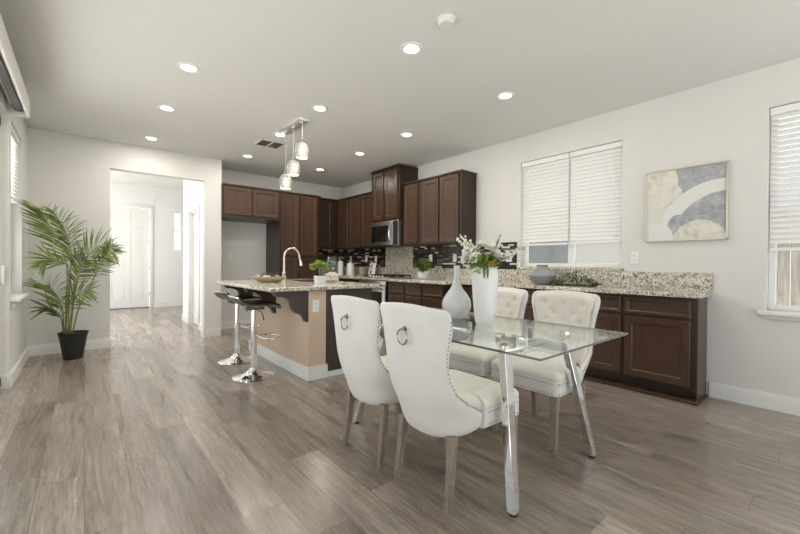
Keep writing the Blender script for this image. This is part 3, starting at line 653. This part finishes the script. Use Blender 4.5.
prof = [(-.192, .803), (-.180, .785), (-.158, .758), (-.125, .738), (-.08, .724), (0, .720), (.08, .726), (.135, .728), (.175, .718), (.20, .702), (.21, .688)]
def padsec(off_top, off_bot, y): return None
mb = MB(); top = []; bot = []
for i, (x, z) in enumerate(prof):
    x2, z2 = prof[min(i+1, len(prof)-1)]; x1, z1 = prof[max(i-1, 0)]; tx, tz = x2-x1, z2-z1; l_ = sqrt(tx*tx+tz*tz); nx, nz_ = -tz/l_, tx/l_
    top.append((x+nx*.024, z+nz_*.024)); bot.append((x-nx*.014, z-nz_*.014))
poly = bot+top[::-1]
mb.prism([(x, -.158, z) for x, z in poly], (0, .316, 0)); o = mb.build('seat', 'leather', bsl, ang=60); bv = o.modifiers.new('b', 'BEVEL'); bv.width = .010; bv.segments = 3; bv.limit_method = 'ANGLE'; bv.angle_limit = rad(50)
mb = MB()
for s_ in (-1, 1): mb.tube([(x, s_*.160, z) for x, z in prof], .0065, 8)
mb.tube([(prof[0][0]-.004, y, prof[0][1]+.004) for y in (-.160, 0, .160)], .0065, 8); mb.tube([(prof[-1][0]+.004, y, prof[-1][1]-.004) for y in (-.160, 0, .160)], .0065, 8); mb.build('chrome_piping', 'chrome', bsl)
MB().box(-.08, .08, -.08, .08, .675, .706, .006).build('seat_plate', 'dsteel', bsl)
MB().tube([(.03, -.03, .665), (.05, -.085, .65), (.055, -.12, .60), (.06, -.125, .575)], [.004, .004, .005, .007], 8).build('gas_lever', 'black', bsl)
o2 = copy_tree(bsl); bsl.location = (1.297, 3.81, 0); bsl.rotation_euler.z = rad(-2); o2.location = (1.355, 4.54, 0); o2.rotation_euler.z = rad(8)
bsl['label'] = 'black and chrome bar stool nearer the camera, at the corner of the island'; o2['label'] = 'black and chrome bar stool farther back, partly hidden by the other stool'

# ---------------------------------------------------------------- dining chairs
ch = thing('dining_chair', '', 'chair', (0, 0, 0), group='cream wingback dining chairs')
def interp(tab, z):
    for (a, va_), (b, vb) in zip(tab, tab[1:]):
        if z <= b:
            q = max(0, (z-a)/(b-a)); q = q*q*(3-2*q)*.5+q*.5; return va_+(vb-va_)*q
    return tab[-1][1]
TW = [(.33, .200), (.38, .225), (.45, .238), (.52, .236), (.60, .224), (.70, .218), (.80, .234), (.88, .252), (.94, .256)]
TR = [(.33, .20), (.38, .235), (.44, .245), (.465, .21), (.50, .155), (.56, .095), (.62, .068), (.72, .060), (.86, .065), (.94, .055)]
TB = [(.33, -.245), (.38, -.275), (.44, -.295), (.52, -.315), (.60, -.325), (.70, -.335), (.85, -.345), (.95, -.352)]
def shell_pt(t, z, ins=0):
    w = interp(TW, z)-ins; r = interp(TR, z); b = interp(TB, z)+ins
    th = t*pi/2; y = w*(abs(sin(th))**.82)*(1 if t >= 0 else -1); x = b+(r-ins)*(1-cos(th)); return x, y
def ztop(t):
    a = abs(t); z = .945+.006*cos(a*pi*1.7)
    f = abs(sin(min(a, 1)*pi/2))**.82
    if f > .83: z -= .045*(1-sqrt(max(0, 1-((f-.83)/.17)**2)))
    return z
nt, ns = 28, 22; g = []
for j in range(ns+1):
    row = []
    for i in range(nt+1):
        t = -1+2*i/nt; s_ = j/ns; z0_ = .312+.03*abs(t)**3; z = z0_+s_*(ztop(t)-z0_)
        x, y = shell_pt(t, .335+s_*(.94-.335)); row.append((x, y, z))
    g.append(row)
o = MB().grid(g).build('back_shell', 'creamback', ch)
so = o.modifiers.new('s', 'SOLIDIFY'); so.thickness = .030; so.offset = -1; so.use_even_offset = False
sb = o.modifiers.new('ss', 'SUBSURF'); sb.levels = 1; sb.render_levels = 1
# find which side is inside: make normals face outward (away from seat)
def face_out(o):
    bm = bmesh.new(); bm.from_mesh(o.data); s_ = 0
    for f in bm.faces:
        c_ = f.calc_center_median(); s_ += f.normal.dot(Vector((c_.x-.05, c_.y, 0)))
    if s_ < 0: bmesh.ops.reverse_faces(bm, faces=bm.faces)
    bm.to_mesh(o.data); bm.free()
face_out(o); o.data.shade_smooth()
# tufted inner cushion
btn = []
for r_, z in enumerate((.86, .795, .73, .665, .60)):
    ts = (-.5, 0, .5) if r_ % 2 == 0 else (-.25, .25, )
    if r_ % 2: ts = (-.72, -.25, .25, .72) if False else (-.25, .25)
    for t in ts: btn.append((t, z))
g = []; n1, n2 = 44, 40
def inner(t, z, puff=0.0):
    x, y = shell_pt(t, z, .031); return Vector((x, y, z))
bpos = [inner(t*.8, z) for t, z in btn]
for j in range(n2+1):
    row = []
    for i in range(n1+1):
        t = (-1+2*i/n1)*.93; z = .47+(j/n2)*(ztop(t/.93*.95)-.010-.47)
        p = inner(t, z); x0_, y0_ = p.x, p.y
        e = min(1, (1-abs(-1+2*i/n1))/.12, (1-j/n2)/.08); puff = .026*sqrt(max(0, 1-(1-e)**2))
        d = min((p-q).length for q in bpos); puff -= .016*math.exp(-(d/.020)**2)
        dm = 1
        row.append((x0_+puff*.98, y0_*(1-puff*.3), z))
    g.append(row)
MB().grid(g).build('back_cushion', 'cream', ch)
for (t, z) in btn:
    p = inner(t*.8, z); MB().ball((p.x+.014, p.y, p.z), .009, 2, (.55, 1, 1)).build('tufting_button', 'cream', ch)
# seat
def outl(ins, z, n=10):
    f_ = .252-ins; r_ = .035; pts = []
    half = [(f_, 0), (f_, .245-ins-r_)]+[(f_-r_+r_*cos(a), .245-ins-r_+r_*sin(a)) for a in (pi/8, pi/4, 3*pi/8, pi/2)]
    half += [(.1, .242-ins), (-.045, .2375-ins), (-.047, .2375-ins-min(.031, .02)), (-.09, .196-ins*.8), (-.14, .172-ins*.8), (-.19, .135-ins*.7), (-.225+ins, .085-ins*.4), (-.235+ins, 0)]
    for x, y in half: pts.append((x, y, z))
    for x, y in half[1:-1][::-1]: pts.append((x, -y, z))
    return pts
MB().loft([outl(.012, .352), outl(0, .36), outl(0, .445)]).build('seat_apron', 'creamback', ch)
MB().loft([outl(.004, .4452), outl(0, .455), outl(0, .468), outl(.010, .486), outl(.032, .499), outl(.06, .506), outl(.09, .511), outl(.12, .513)]).build('seat_cushion', 'cream', ch)
mb = MB()
def nail(p): mb.ball(p, .0052, 1)
for z in (.372, .430):
    k = -.225
    while k <= .2251: nail((.252, k, z)); k += .0205
    for s_ in (-1, 1):
        x = .235
        while x > -.03: nail((x, s_*(.244-(.25-x)*.025), z)); x -= .0205
mb.build('seat_nailheads', 'nail', ch)
for s_ in (-1, 1):
    mb = MB(); zz = .45
    while zz < .90:
        x, y = shell_pt(s_, zz); mb.ball((x-.014, y+s_*.001, zz), .0042, 1); zz += .018 if zz > .56 else .0075
    mb.build('wing_nailheads', 'nail', ch)
mb = MB(); mb.tube([(-.362+.0*k, .036*sin(a), .795+.036*cos(a)) for k, a in enumerate([2*pi*q/20 for q in range(20)])], .0038, 8, closed=True)
mb.build('ring_pull', 'ring', ch)
mb = MB(); mb.lathe([(0, 0), (.016, 0), (.013, .006), (.007, .010), (.007, .02), (0, .022)], seg=16, cap=False).xf(Matrix.Translation((-.340, 0, .833)) @ Matrix.Rotation(-pi/2, 4, 'Y')); mb.build('ring_mount', 'ring', ch)
for s_ in (-1, 1):
    a = []
    for (z, x, w_) in ((0, .228, .013), (.02, .228, .0155), (.20, .226, .018), (.36, .222, .022)):
        a.append([(x+dx*w_, s_*.21+dy*w_, z) for dx, dy in ((1, 1), (-1, 1), (-1, -1), (1, -1))])
    mb = MB().loft(a); l_ = mb.build('leg', 'leg', ch)
for s_ in (-1, 1):
    a = []
    for (z, x, w_) in ((0, -.238, .0125), (.04, -.232, .014), (.12, -.220, .0155), (.2, -.210, .017), (.29, -.204, .019), (.34, -.20, .02)):
        a.append([(x+dx*w_, s_*(.172+.01*(1-z/.37))+dy*w_, z) for dx, dy in ((1, 1), (-1, 1), (-1, -1), (1, -1))])
    MB().loft(a).build('leg', 'leg', ch)
spots = [(1.503, 1.337, rad(-.5), 'cream dining chair nearest the camera, back turned, with a chrome ring pull'),
         (1.505, 1.855, 0, 'cream dining chair at the left, back turned, standing next to the dark island end panel'),
         (2.375, 1.325, pi, 'cream tufted dining chair facing the camera at the right, under the glass table edge'),
         (2.375, 1.865, pi, 'cream tufted dining chair facing the camera behind the tall white vase')]
for i, (x, y, a, l_) in enumerate(spots):
    o = ch if i == 0 else copy_tree(ch); o.location = (x, y, 0); o.rotation_euler.z = a; o['label'] = l_

# ---------------------------------------------------------------- dining table
tb = thing('dining_table', 'rectangular glass dining table on splayed chrome legs', 'table', (1.90, 1.585, 0))
tx0, tx1, ty0, ty1 = -.475, .475, -.785, .785; e = .006
mb = MB()
mb.loft([[(tx0, ty0, .743), (tx1, ty0, .743), (tx1, ty1, .743), (tx0, ty1, .743)][::1]], cap=False) if False else None
top = [(tx0+e, ty0+e, .755), (tx1-e, ty0+e, .755), (tx1-e, ty1-e, .755), (tx0+e, ty1-e, .755)]
bot = [(tx0, ty0, .7432), (tx1, ty0, .7432), (tx1, ty1, .7432), (tx0, ty1, .7432)]; midp = [(a, b, .7535) for a, b, c_ in bot]
vt_ = [mb.b.verts.new(p) for p in top]; vm = [mb.b.verts.new(p) for p in midp]; vb = [mb.b.verts.new(p) for p in bot]
mb.b.faces.new(vt_); mb.b.faces.new(vb[::-1])
for k in range(4): mb.b.faces.new((vm[k], vm[(k+1) % 4], vt_[(k+1) % 4], vt_[k]))
mb.mi = 1; n0 = len(mb.b.faces)
for k in range(4): mb.b.faces.new((vb[k], vb[(k+1) % 4], vm[(k+1) % 4], vm[k]))
mb._m(n0); mb.build('glass_top', ['tglass', 'tedge'], tb, smooth=False)
def sqleg(p0, p1, w0, w1, d=.02):
    p0, p1 = Vector(p0), Vector(p1); o_ = []
    for p, w_ in ((p0, w0), (p1, w1)): o_.append([p+Vector((a*w_, b*d, 0)) for a, b in ((1, 1), (-1, 1), (-1, -1), (1, -1))])
    mb = MB().loft(o_); return mb
for (sx, sy) in ((-1, -1), (1, -1), (-1, 1), (1, 1)):
    fx, fy = sx*.408, sy*(.620 if sy < 0 else .66); tx, ty = sx*.305, sy*.50
    mb = sqleg((fx, fy, .014), (tx, ty, .705), .024, .03); o = mb.build('leg', 'chrome', tb, smooth=False); bv = o.modifiers.new('b', 'BEVEL'); bv.width = .003; bv.segments = 2
    MB().lathe([(0, 0), (.018, 0), (.02, .004), (.01, .008), (.008, .016), (0, .016)], (fx, fy), 16, cap=False).build('foot', 'dsteel', tb)
    MB().lathe([(0, .725), (.03, .725), (.03, .7428), (0, .7428)], (tx, ty), 20, cap=False).build('glass_pad', 'chrome', tb)
mb = MB()
for s_ in (-1, 1): mb.box(-.33, .33, s_*.50-.022, s_*.50+.022, .70, .725, .003)
mb.box(-.028, .028, -.478, .478, .70, .725, .003); mb.build('frame', 'chrome', tb)

# ---------------------------------------------------------------- vases, flowers
TZ = .7555
bv_ = MB().lathe([(0, 0), (.05, 0), (.062, .006), (.082, .03), (.1, .07), (.104, .10), (.096, .135), (.072, .175), (.045, .21), (.028, .245), (.022, .285), (.021, .36), (.025, .374), (.019, .374), (.016, .36), (.016, .29), (0, .28)], seg=48, cap=False).build('bottle_vase', 'paleglass', loc=(2.02, 1.78, TZ), ang=60)
tag(bv_, 'glossy pale grey teardrop bottle vase with a long neck on the glass table', 'vase')
wv = MB().lathe([(0, 0), (.052, 0), (.056, .004), (.062, .03), (.072, .12), (.080, .22), (.082, .30), (.079, .345), (.068, .365), (.062, .368), (.058, .36), (.066, .33), (.06, .1), (0, .05)], seg=48, cap=False).build('flower_vase', 'plasterwhite', loc=(1.975, 1.50, TZ), ang=60)
tag(wv, 'tall matte white vase holding the bouquet on the glass table', 'vase')
fb = thing('flower_bouquet', 'bouquet of white flowers, green leaves and twigs in the tall white vase', 'flower arrangement', (1.975, 1.50, TZ+.34))
Rv, Uv = Vector((cos(yaw), -sin(yaw), 0)), Vector((0, 0, 1)); Fv = Vector((sin(yaw), cos(yaw), 0))
def fp(r, u, f=0): return Rv*r+Uv*u+Fv*f      # local offset: right, up, away
r2 = random.Random(3)
def flower(parent, p, R, mt='petal', n=9, layers=3, name='white_flower'):
    mb = MB(); ax = Vector(p).normalized() if Vector(p).length > .01 else Uv
    ax = (ax+Vector((-.5, -.5, .1))*.6).normalized()
    x = ax.orthogonal().normalized(); y = ax.cross(x)
    for l_ in range(layers):
        k_ = n-2*l_; tilt = .25+.45*l_
        for k in range(k_):
            a = 2*pi*k/k_+l_*.5+r2.random()*.2; d = (x*cos(a)+y*sin(a)); dd = (d*cos(tilt)+ax*sin(tilt)).normalized()
            mb.leaf(Vector(p)+ax*.004*l_, dd, ax, R*(1-.18*l_), R*.75, .25 if l_ < 2 else -.3, 4)
    return mb.build(name, mt, parent)
def fl_stem(parent, p0, p1, r=.003, name='stem', mt='leafbright', sag=.0):
    p0, p1 = Vector(p0), Vector(p1); pts = [p0.lerp(p1, k/6)+Uv*sag*sin(pi*k/6) for k in range(7)]
    MB().tube(pts, r, 6).build(name, mt, parent)
fls = [(-.115, .125, .0, .045), (-.075, .085, -.03, .05), (-.02, .165, .03, .05), (.040, .145, .0, .062), (.070, .095, .03, .06), (-.10, .155, .03, .038), (-.045, .125, .05, .05), (-.125, .075, .02, .038), (.075, .15, .05, .045)]
for (r_, u_, f_, R_) in fls:
    fl_stem(fb, fp(0, -.05), fp(r_*.9, u_-.02, f_)); flower(fb, fp(r_, u_, f_), R_)
flower(fb, fp(.015, .045, -.065), .024, 'orange', 8, 2, 'orange_flower')
for k, (r_, u_, f_) in enumerate(((-.06, .07, -.05), (-.02, .06, -.065), (.035, .03, -.065), (.05, .05, -.045), (-.09, .04, -.03), (-.01, .10, -.045), (-.05, .11, -.03), (.06, .02, .0), (-.06, .01, -.05), (-.11, .09, -.02), (-.035, .02, -.065), (.01, .075, -.06))):
    mb = MB()
    for q in range(8):
        d = Vector((r2.uniform(-1, 1), r2.uniform(-1, 1), r2.uniform(-.5, 1)))+fp(r_, u_, f_)*5
        mb.leaf(fp(r_*.75, u_*.7, f_*.8), d, Uv, r2.uniform(.045, .08), .026, .2)
    mb.build('leaf_cluster', 'leafdark' if k % 4 == 3 else 'leafbright', fb)
mb = MB()
for q in (-.022, -.002): mb.leaf(fp(q, .035, -.075), fp(q*.5, -1, -.15), Fv, .085, .016, 0)
mb.build('drooping_leaf', 'leafdark', fb)
for (r_, u_, f_) in ((.11, .24, .02), (.085, .20, .0), (-.02, .19, .03)):
    pts = [fp(.02, .0), fp(r_*.35, u_*.4, f_), fp(r_*.75, u_*.72, f_), fp(r_, u_, f_)]
    b1 = MB().tube(pts, [.0035, .003, .0022, .001], 6).build('twig', 'twig', fb)
    mb = MB()
    for k in range(7):
        q = pts[2].lerp(pts[3], k/7); mb.leaf(q, fp(r2.uniform(-1, 1), .8, r2.uniform(-.5, .5)), Uv, .02, .008, 0, 3)
    mb.build('bud', 'leafdark', b1)
for (a, b, c_) in (((-.10, .12), (-.155, .235), .01), ((-.09, .13), (-.185, .215), .03), ((-.11, .12), (-.13, .215), -.02), ((-.08, .15), (-.10, .20), .02), ((-.11, .14), (-.175, .19), -.02)):
    pts = [fp(0, 0), fp(a[0], a[1], c_*.5), fp((a[0]+b[0])/2, (a[1]+b[1])/2+.01, c_), fp(b[0], b[1], c_)]
    b1 = MB().tube(pts, [.002, .002, .0015, .001], 6).build('blossom_spray', 'leafbright', fb)
    mb = MB()
    for k in range(12): q = pts[1].lerp(pts[3], k/12+.05); mb.ball(q+Vector([r2.uniform(-.010, .010) for _ in range(3)]), r2.uniform(.004, .009), 1)
    mb.build('blossoms', 'petal', b1)
# second spray: pale blossoms and bare twigs reaching right of the bouquet
for k in range(12):
    a = (r2.uniform(.10, .20), r2.uniform(.075, .12)); b = (a[0]+r2.uniform(.0, .16), a[1]+r2.uniform(-.05, .07))
    pts = [fp(.03, .0, .06), fp(a[0]*.7, a[1]*.75, .09), fp(*a, .12), fp((a[0]+b[0])/2, (a[1]+b[1])/2+.02, .12), fp(*b, .12+r2.uniform(-.04, .04))]
    b1 = MB().tube(pts, [.0018, .0018, .0015, .0012, .0007], 5).build('dry_sprig', 'twig' if k % 2 else 'leafolive', fb)
    mb = MB()
    for q_ in range(6): q = pts[2].lerp(pts[3], r2.random()*.9)+Vector([r2.uniform(-.012, .012) for _ in range(3)]); mb.ball(q, r2.uniform(.004, .009), 1)
    mb.build('blossoms', 'petal', b1)
gv = MB().lathe([(0, 0), (.075, 0), (.085, .006), (.115, .045), (.150, .095), (.154, .105), (.145, .118), (.105, .15), (.068, .178), (.058, .19), (.060, .215), (.066, .225), (.058, .225), (.05, .2), (0, .18)], seg=48, cap=False).build('grey_vase', 'greyvase', loc=(3.99, 2.235, .9155), ang=60)
tag(gv, 'squat matte grey vase with a flared belly on the counter below the window', 'vase')
gg = thing('greenery_garland', 'low green and olive leafy garland lying on the counter beside the grey vase', 'garland', (3.98, 1.88, .9155))
cols = ['leafolive', 'leafdark', 'leafbright', 'leafdark', 'leafolive', 'leafdark']
for k in range(14):
    mb = MB(); cy = .17-.42*k/13; hgt = .13*sin(pi*min(1, (k+2)/15))+.02
    for q in range(26):
        p = Vector((r2.uniform(-.07, .07), cy+r2.uniform(-.03, .03), r2.uniform(.02, hgt))); d = Vector((r2.uniform(-1, 1), r2.uniform(-1, 1), r2.uniform(.1, 1)))
        mb.leaf(p, d, Uv, r2.uniform(.025, .05), .016, .2, 3)
    mb.build('leaf_cluster', cols[k % 6] if k > 3 else 'leafolive', gg)
MB().tube([(0, .2, .012), (0.01, .0, .014), (0, -.24, .012)], .009, 8).build('garland_stem', 'twig', gg)

def bush(parent, c_, R, n, mt, L_=.03, w_=.018, sq=.75, name='foliage'):
    mb = MB(); c_ = Vector(c_)
    for k in range(n):
        d = Vector((r2.gauss(0, 1), r2.gauss(0, 1), r2.gauss(0, 1))).normalized(); q = c_+Vector((d.x*R, d.y*R, d.z*R*sq))*r2.uniform(.45, 1)
        mb.leaf(q, d+Vector((r2.uniform(-.6, .6), r2.uniform(-.6, .6), .3)), Uv, L_*r2.uniform(.7, 1.2), w_, .25, 3)
    return mb.build(name, mt, parent)
ip = thing('potted_plant', 'bright green little tree in a square white pot on the island', 'potted plant', (2.02, 3.80, .9155))
MB().loft([[(a*.044, b*.044, 0) for a, b in ((1, 1), (-1, 1), (-1, -1), (1, -1))], [(a*.050, b*.050, .085) for a, b in ((1, 1), (-1, 1), (-1, -1), (1, -1))]]).build('pot', 'ceramic', ip)
MB().box(-.044, .044, -.044, .044, .0852, .087).build('soil', 'soil', ip)
for q in ((-.012, 0), (.014, .005), (0, -.012)): MB().tube([(q[0], q[1], .08), (q[0]*1.5, q[1]*2, .13), (q[0]*3, q[1]*2, .18)], .004, 6).build('stem', 'twig', ip)
for q in ((-.06, 0, .195), (0, .02, .225), (.06, -.01, .20), (.0, -.04, .20), (.03, .04, .215), (-.03, -.02, .22), (.09, .0, .18), (-.085, .01, .185)): bush(ip, q, .036, 90, 'leafbright', .022, .014)
cp = thing('potted_plant', 'leafy green plant in a round white pot on the counter by the cooktop', 'potted plant', (3.84, 4.03, .9155))
MB().lathe([(0, 0), (.045, 0), (.07, .02), (.085, .06), (.082, .10), (.076, .118), (.07, .118), (.07, .10), (0, .10)], seg=32, cap=False).build('pot', 'ceramic', cp)
for q in ((-.08, 0, .2), (0, .02, .23), (.08, -.01, .20), (.0, -.06, .18), (.03, .08, .2), (-.05, -.04, .16), (.06, .06, .17), (-.06, .06, .24), (.05, -.05, .26)): bush(cp, q, .055, 70, 'leafbright' if r2.random() < .5 else 'leafdark', .035, .022)
MB().tube([(0, 0, .1), (.0, .01, .17)], .006, 6).build('stem', 'leafdark', cp)
# island decor
hl = thing('hurricane_lamp', 'clear glass hurricane vase on a knobbly peach base on the island', 'candle holder', (2.22, 3.88, .9155))
mb = MB(); r3 = random.Random(5)
mb.lathe([(0, 0), (.05, 0), (.068, .03), (.068, .07), (.05, .11), (.03, .125), (0, .125)], seg=10, cap=False)
for k in range(14):
    a = 2*pi*k/7+.3*(k//7); mb.ball((.058*cos(a), .058*sin(a), .035+.05*(k//7)), .024, 2)
mb.build('base', 'shell', hl)
MB().lathe([(.0, .128), (.035, .13), (.06, .17), (.068, .21), (.06, .26), (.048, .30), (.046, .30), (.058, .26), (.066, .21), (.058, .17), (.034, .134), (0, .132)], seg=32, cap=False).build('glass_bowl', 'cglass', hl)
fo = thing('driftwood_bowl', 'wide pale wooden bowl filled with shells and twigs on the island', 'bowl', (1.63, 4.28, .9155), rad(-45))
ring = [(0, 0, 0), (.5, 0, 0)]
prof_ = [(0, .0), (.45, .0), (.6, .01), (.8, .03), (.95, .052), (1.0, .062), (.96, .066), (.88, .052), (.7, .034), (.4, .02), (0, .018)]
mb = MB(); mb.lathe(prof_, seg=40, cap=False); mb.xf(Matrix.Diagonal((.205, .10, 1, 1))); mb.build('bowl', 'drift', fo)
fcon = thing('bowl_filling', 'shells, pods and twigs heaped in the pale wooden bowl on the island', 'decoration', (1.63, 4.28, .9155), rad(-45))
for k in range(16):
    a = r3.uniform(-.14, .14); b = r3.uniform(-.05, .05)
    MB().ball((a, b, .055+r3.random()*.015), .022+r3.random()*.01, 2, (1, .8, .7)).build('shell', r3.choice(['shell', 'drift', 'shell', 'leafdark', 'twig']), fcon)
for k in range(7):
    a = r3.uniform(-.1, .1); MB().tube([(a, -.03, .06), (a+r3.uniform(-.05, .05), .0, .09), (a+r3.uniform(-.07, .07), .05, .11)], .004, 6).build('twig', 'twig', fcon)
# faucet
fa = thing('kitchen_faucet', 'tall satin nickel gooseneck faucet on the island', 'faucet', (1.88, 4.45, .9155))
MB().lathe([(0, 0), (.032, 0), (.032, .008), (.026, .02), (.023, .06), (.021, .12), (0, .12)], seg=20, cap=False).build('faucet_base', 'nickel', fa)
pts = [(0, 0, .10), (0, 0, .30)]+[(.10-.10*cos(a), 0, .30+.11*sin(a)) for a in [pi*k/14 for k in range(1, 15)]][:13]
pts += [(.205, 0, .28), (.215, 0, .25)]
MB().tube(pts, .0125, 12).build('gooseneck', 'nickel', fa)
MB().tube([(.213, 0, .262), (.226, 0, .195)], [.015, .02], 12).build('spray_head', 'nickel', fa)
MB().tube([(0, -.02, .08), (-.01, -.05, .085), (-.06, -.09, .095)], [.009, .007, .006], 8).build('lever', 'nickel', fa)
sk = thing('kitchen_sink', 'stainless sink rim set in the island countertop behind the faucet', 'sink', (2.2, 4.45, .9152))
mb = MB(); mb.box(-.2, .2, -.36, -.34, 0, .003); mb.box(-.2, .2, .34, .36, 0, .003); mb.box(-.2, -.18, -.34, .34, 0, .003); mb.box(.18, .2, -.34, .34, 0, .003); mb.build('sink_rim', 'steel', sk)
MB().box(-.18, .18, -.34, .34, 0, .001).build('sink_basin', 'dsteel', sk)
# counter canisters etc
def canister(label, x, y, r_, hh, dsq=False):
    t_ = thing('canister', label, 'canister', (x, y, .9155), group='white canisters in the kitchen corner')
    MB().lathe([(0, 0), (r_, 0), (r_*1.02, .01), (r_, hh*.8), (r_*.92, hh*.84), (0, hh*.84)], seg=28, cap=False).build('jar', 'ceramic', t_)
    MB().lathe([(0, hh*.841), (r_*.95, hh*.841), (r_*.95, hh*.9), (r_*.3, hh*.93), (r_*.25, hh*.96), (r_*.3, hh), (0, hh)], seg=28, cap=False).build('lid', 'ceramic', t_); return t_
canister('narrow tall white canister closest to the back wall', 3.86, 6.42, .055, .30)
canister('wider white canister between the narrow canister and the brown box', 3.95, 6.20, .074, .26)
tag(box('wooden_box', 'drift', 4.03, 4.15, 5.90, 6.02, .9155, 1.07, bev=.006), 'brown wooden box on the counter right of the white canisters', 'box')
pf = thing('recipe_stand', 'white picture stand with a pink flower in front of the mosaic by the cooktop', 'picture stand', (4.02, 5.60, .9155), -pi/2-.15)
M['pink'] = mat('pink_print', (.75, .10, .16), .5)
Rm = Matrix.Rotation(rad(-12), 4, 'X')
MB().box(-.12, .12, -.012, 0, .005, .25, .003).xf(Rm).build('board', 'white', pf)
mb = MB().ball((-.03, -.014, .19), .028, 2, (1, .1, 1)); mb.ball((-.045, -.014, .15), .018, 2, (1, .1, 1)); mb.xf(Rm); mb.build('flower_print', 'pink', pf)
MB().box(-.06, .01, -.0135, -.012, .04, .1).xf(Rm).build('dark_print', 'dsteel', pf)
MB().box(-.02, .02, .0, .10, .001, .006).build('stand_foot', 'white', pf)

# ---------------------------------------------------------------- palm
pm = thing('potted_palm', 'tall green potted palm in a black ribbed pot by the left wall', 'potted plant', (-.10, 5.84, 0))
prof_ = [(0, 0), (.085, 0), (.088, .005)]
for k in range(11): z = .01+k*.026; prof_ += [(.089+.045*z/.3, z), (.0915+.045*z/.3, z+.013)]
prof_ += [(.141, .295), (.143, .31), (.133, .31), (.130, .285), (0, .285)]
MB().lathe(prof_, seg=40, cap=False).build('pot', 'pot', pm); MB().lathe([(0, .286), (.129, .286), (.129, .289), (0, .289)], seg=24, cap=False).build('soil', 'soil', pm)
PD = .643*(-.10)+.766*5.84          # depth of the plant axis
def pp(u, v, f=0):                  # photo point to local coords in the plant's own plane
    k = (PD+f)/FPX; w_ = Vector((0, 0, h))+Vector((R1.x, R1.y, R1.z))*((u-400)*k)+U1*(-(v-267)*k)+F*(PD+f); return w_-Vector((-.10, 5.84, 0))
r4 = random.Random(11)
def curve(ps, n):
    # catmull-rom
    P_ = [ps[0]*2-ps[1]]+ps+[ps[-1]*2-ps[-2]]; out = []; m_ = len(ps)-1
    for i in range(n+1):
        t = i/n*m_; k = min(int(t), m_-1); t -= k; a, b, c_, d = P_[k:k+4]
        out.append(.5*((2*b)+(c_-a)*t+(2*a-5*b+4*c_-d)*t*t+(3*b-a-3*c_+d)*t**3))
    return out
def frond(cane, L_, n=22, w_=.028, start=.25, ang=55, droop=.35, nrm=None):
    ps = curve([pp(*c_) for c_ in cane], 40)
    fr = MB().tube(ps, [.009*(1-.8*k/40) for k in range(41)], 6).build('frond_stem', 'stem', pm)
    mb = MB(); i0 = int(40*start)
    for k in range(n):
        q = i0+(40-i0)*k/(n-1); i = min(39, int(q)); p = ps[i].lerp(ps[i+1], q-i); t = (ps[i+1]-ps[i]).normalized()
        x = t.cross(nrm or Fv*-1)
        x = x.normalized(); s = k/(n-1); a = rad(ang)*(1-.55*s); ll = L_*(.55+.75*sin(pi*min(1, s*.8+.15)))*r4.uniform(.85, 1.1)
        if s > .97: ll *= .8
        for sd_ in (-1, 1):
            lim = -.575 if .82 < p.z < 1.7 and 5.0 < p.y+5.84 < 5.7 else -.50
            tipx = p.x-.10+(t*cos(a)+x*sd_*sin(a)).x*ll
            l0 = ll
            if tipx < lim: ll = max(.04, ll*(p.x-.10-lim)/max(.001, p.x-.10-tipx))
            d = t*cos(a)+x*sd_*sin(a)+Fv*r4.uniform(-.35, .15)+Vector((0, 0, r4.uniform(-.1, .1))); mb.leaf(p, d, x.cross(t), ll, w_*r4.uniform(.8, 1.1), 0, 2) if False else None
            u = -Fv+Uv*.8
            mb.leaf(p, d, u, ll, w_*r4.uniform(.8, 1.1), droop*r4.uniform(.5, 1.3), 5); ll = l0
    mb.build('leaflets', 'palm', fr)
frond([(66, 335, 0), (66, 300, .02), (67, 268, .0), (60, 243, -.10), (50, 226, -.22), (40, 210, -.35)], .27, 24, w_=.024, start=.46, ang=62, droop=.25)
frond([(68, 335, .05), (69, 300, .08), (71, 266, .1), (70, 246, .05), (64, 228, .0), (54, 212, -.1)], .20, 20, w_=.024, start=.46, ang=60)
frond([(65, 335, .0), (68, 295, -.05), (69, 268, -.12), (62, 262, -.20), (52, 259, -.28), (44, 262, -.34)], .20, 14, w_=.026, start=.5, ang=50)
frond([(70, 335, .0), (74, 300, .0), (79, 276, .0), (88, 256, .0), (100, 246, -.05), (113, 252, -.1)], .22, 22, w_=.022, start=.42, ang=62)
frond([(72, 335, .03), (79, 308, .05), (92, 282, .05), (99, 268, .05), (106, 256, .02), (112, 245, 0)], .15, 15, w_=.018, start=.5, ang=60)
frond([(64, 335, -.02), (63, 315, -.05), (60, 302, -.1), (55, 293, -.18), (48, 286, -.25)], .25, 15, w_=.022, start=.35, ang=62)
frond([(69, 335, -.02), (71, 315, -.05), (74, 300, -.1), (82, 292, -.18), (90, 290, -.22)], .17, 13, w_=.020, start=.35, ang=60)
frond([(63, 335, .03), (62, 322, 0), (59, 314, -.03), (52, 309, -.08), (46, 309, -.12)], .18, 8, w_=.026, start=.4, ang=50)
frond([(70, 335, .06), (73, 300, .08), (76, 282, .08), (80, 268, .05), (84, 258, 0)], .18, 14, w_=.020, start=.5, ang=60)
#frond([(67, 335, .02), (70, 310, .0), (71, 300, -.05), (68, 288, -.12), (62, 281, -.2)], .18, 12, w_=.022, start=.4, ang=60)
# foyer fill: unseen area light added under the ceiling to brighten the foyer
area_lamp('foyer_fill_light', (-1.0, 8.7, FH-.03), 1.1, FOYER_W, (1, .98, .95))
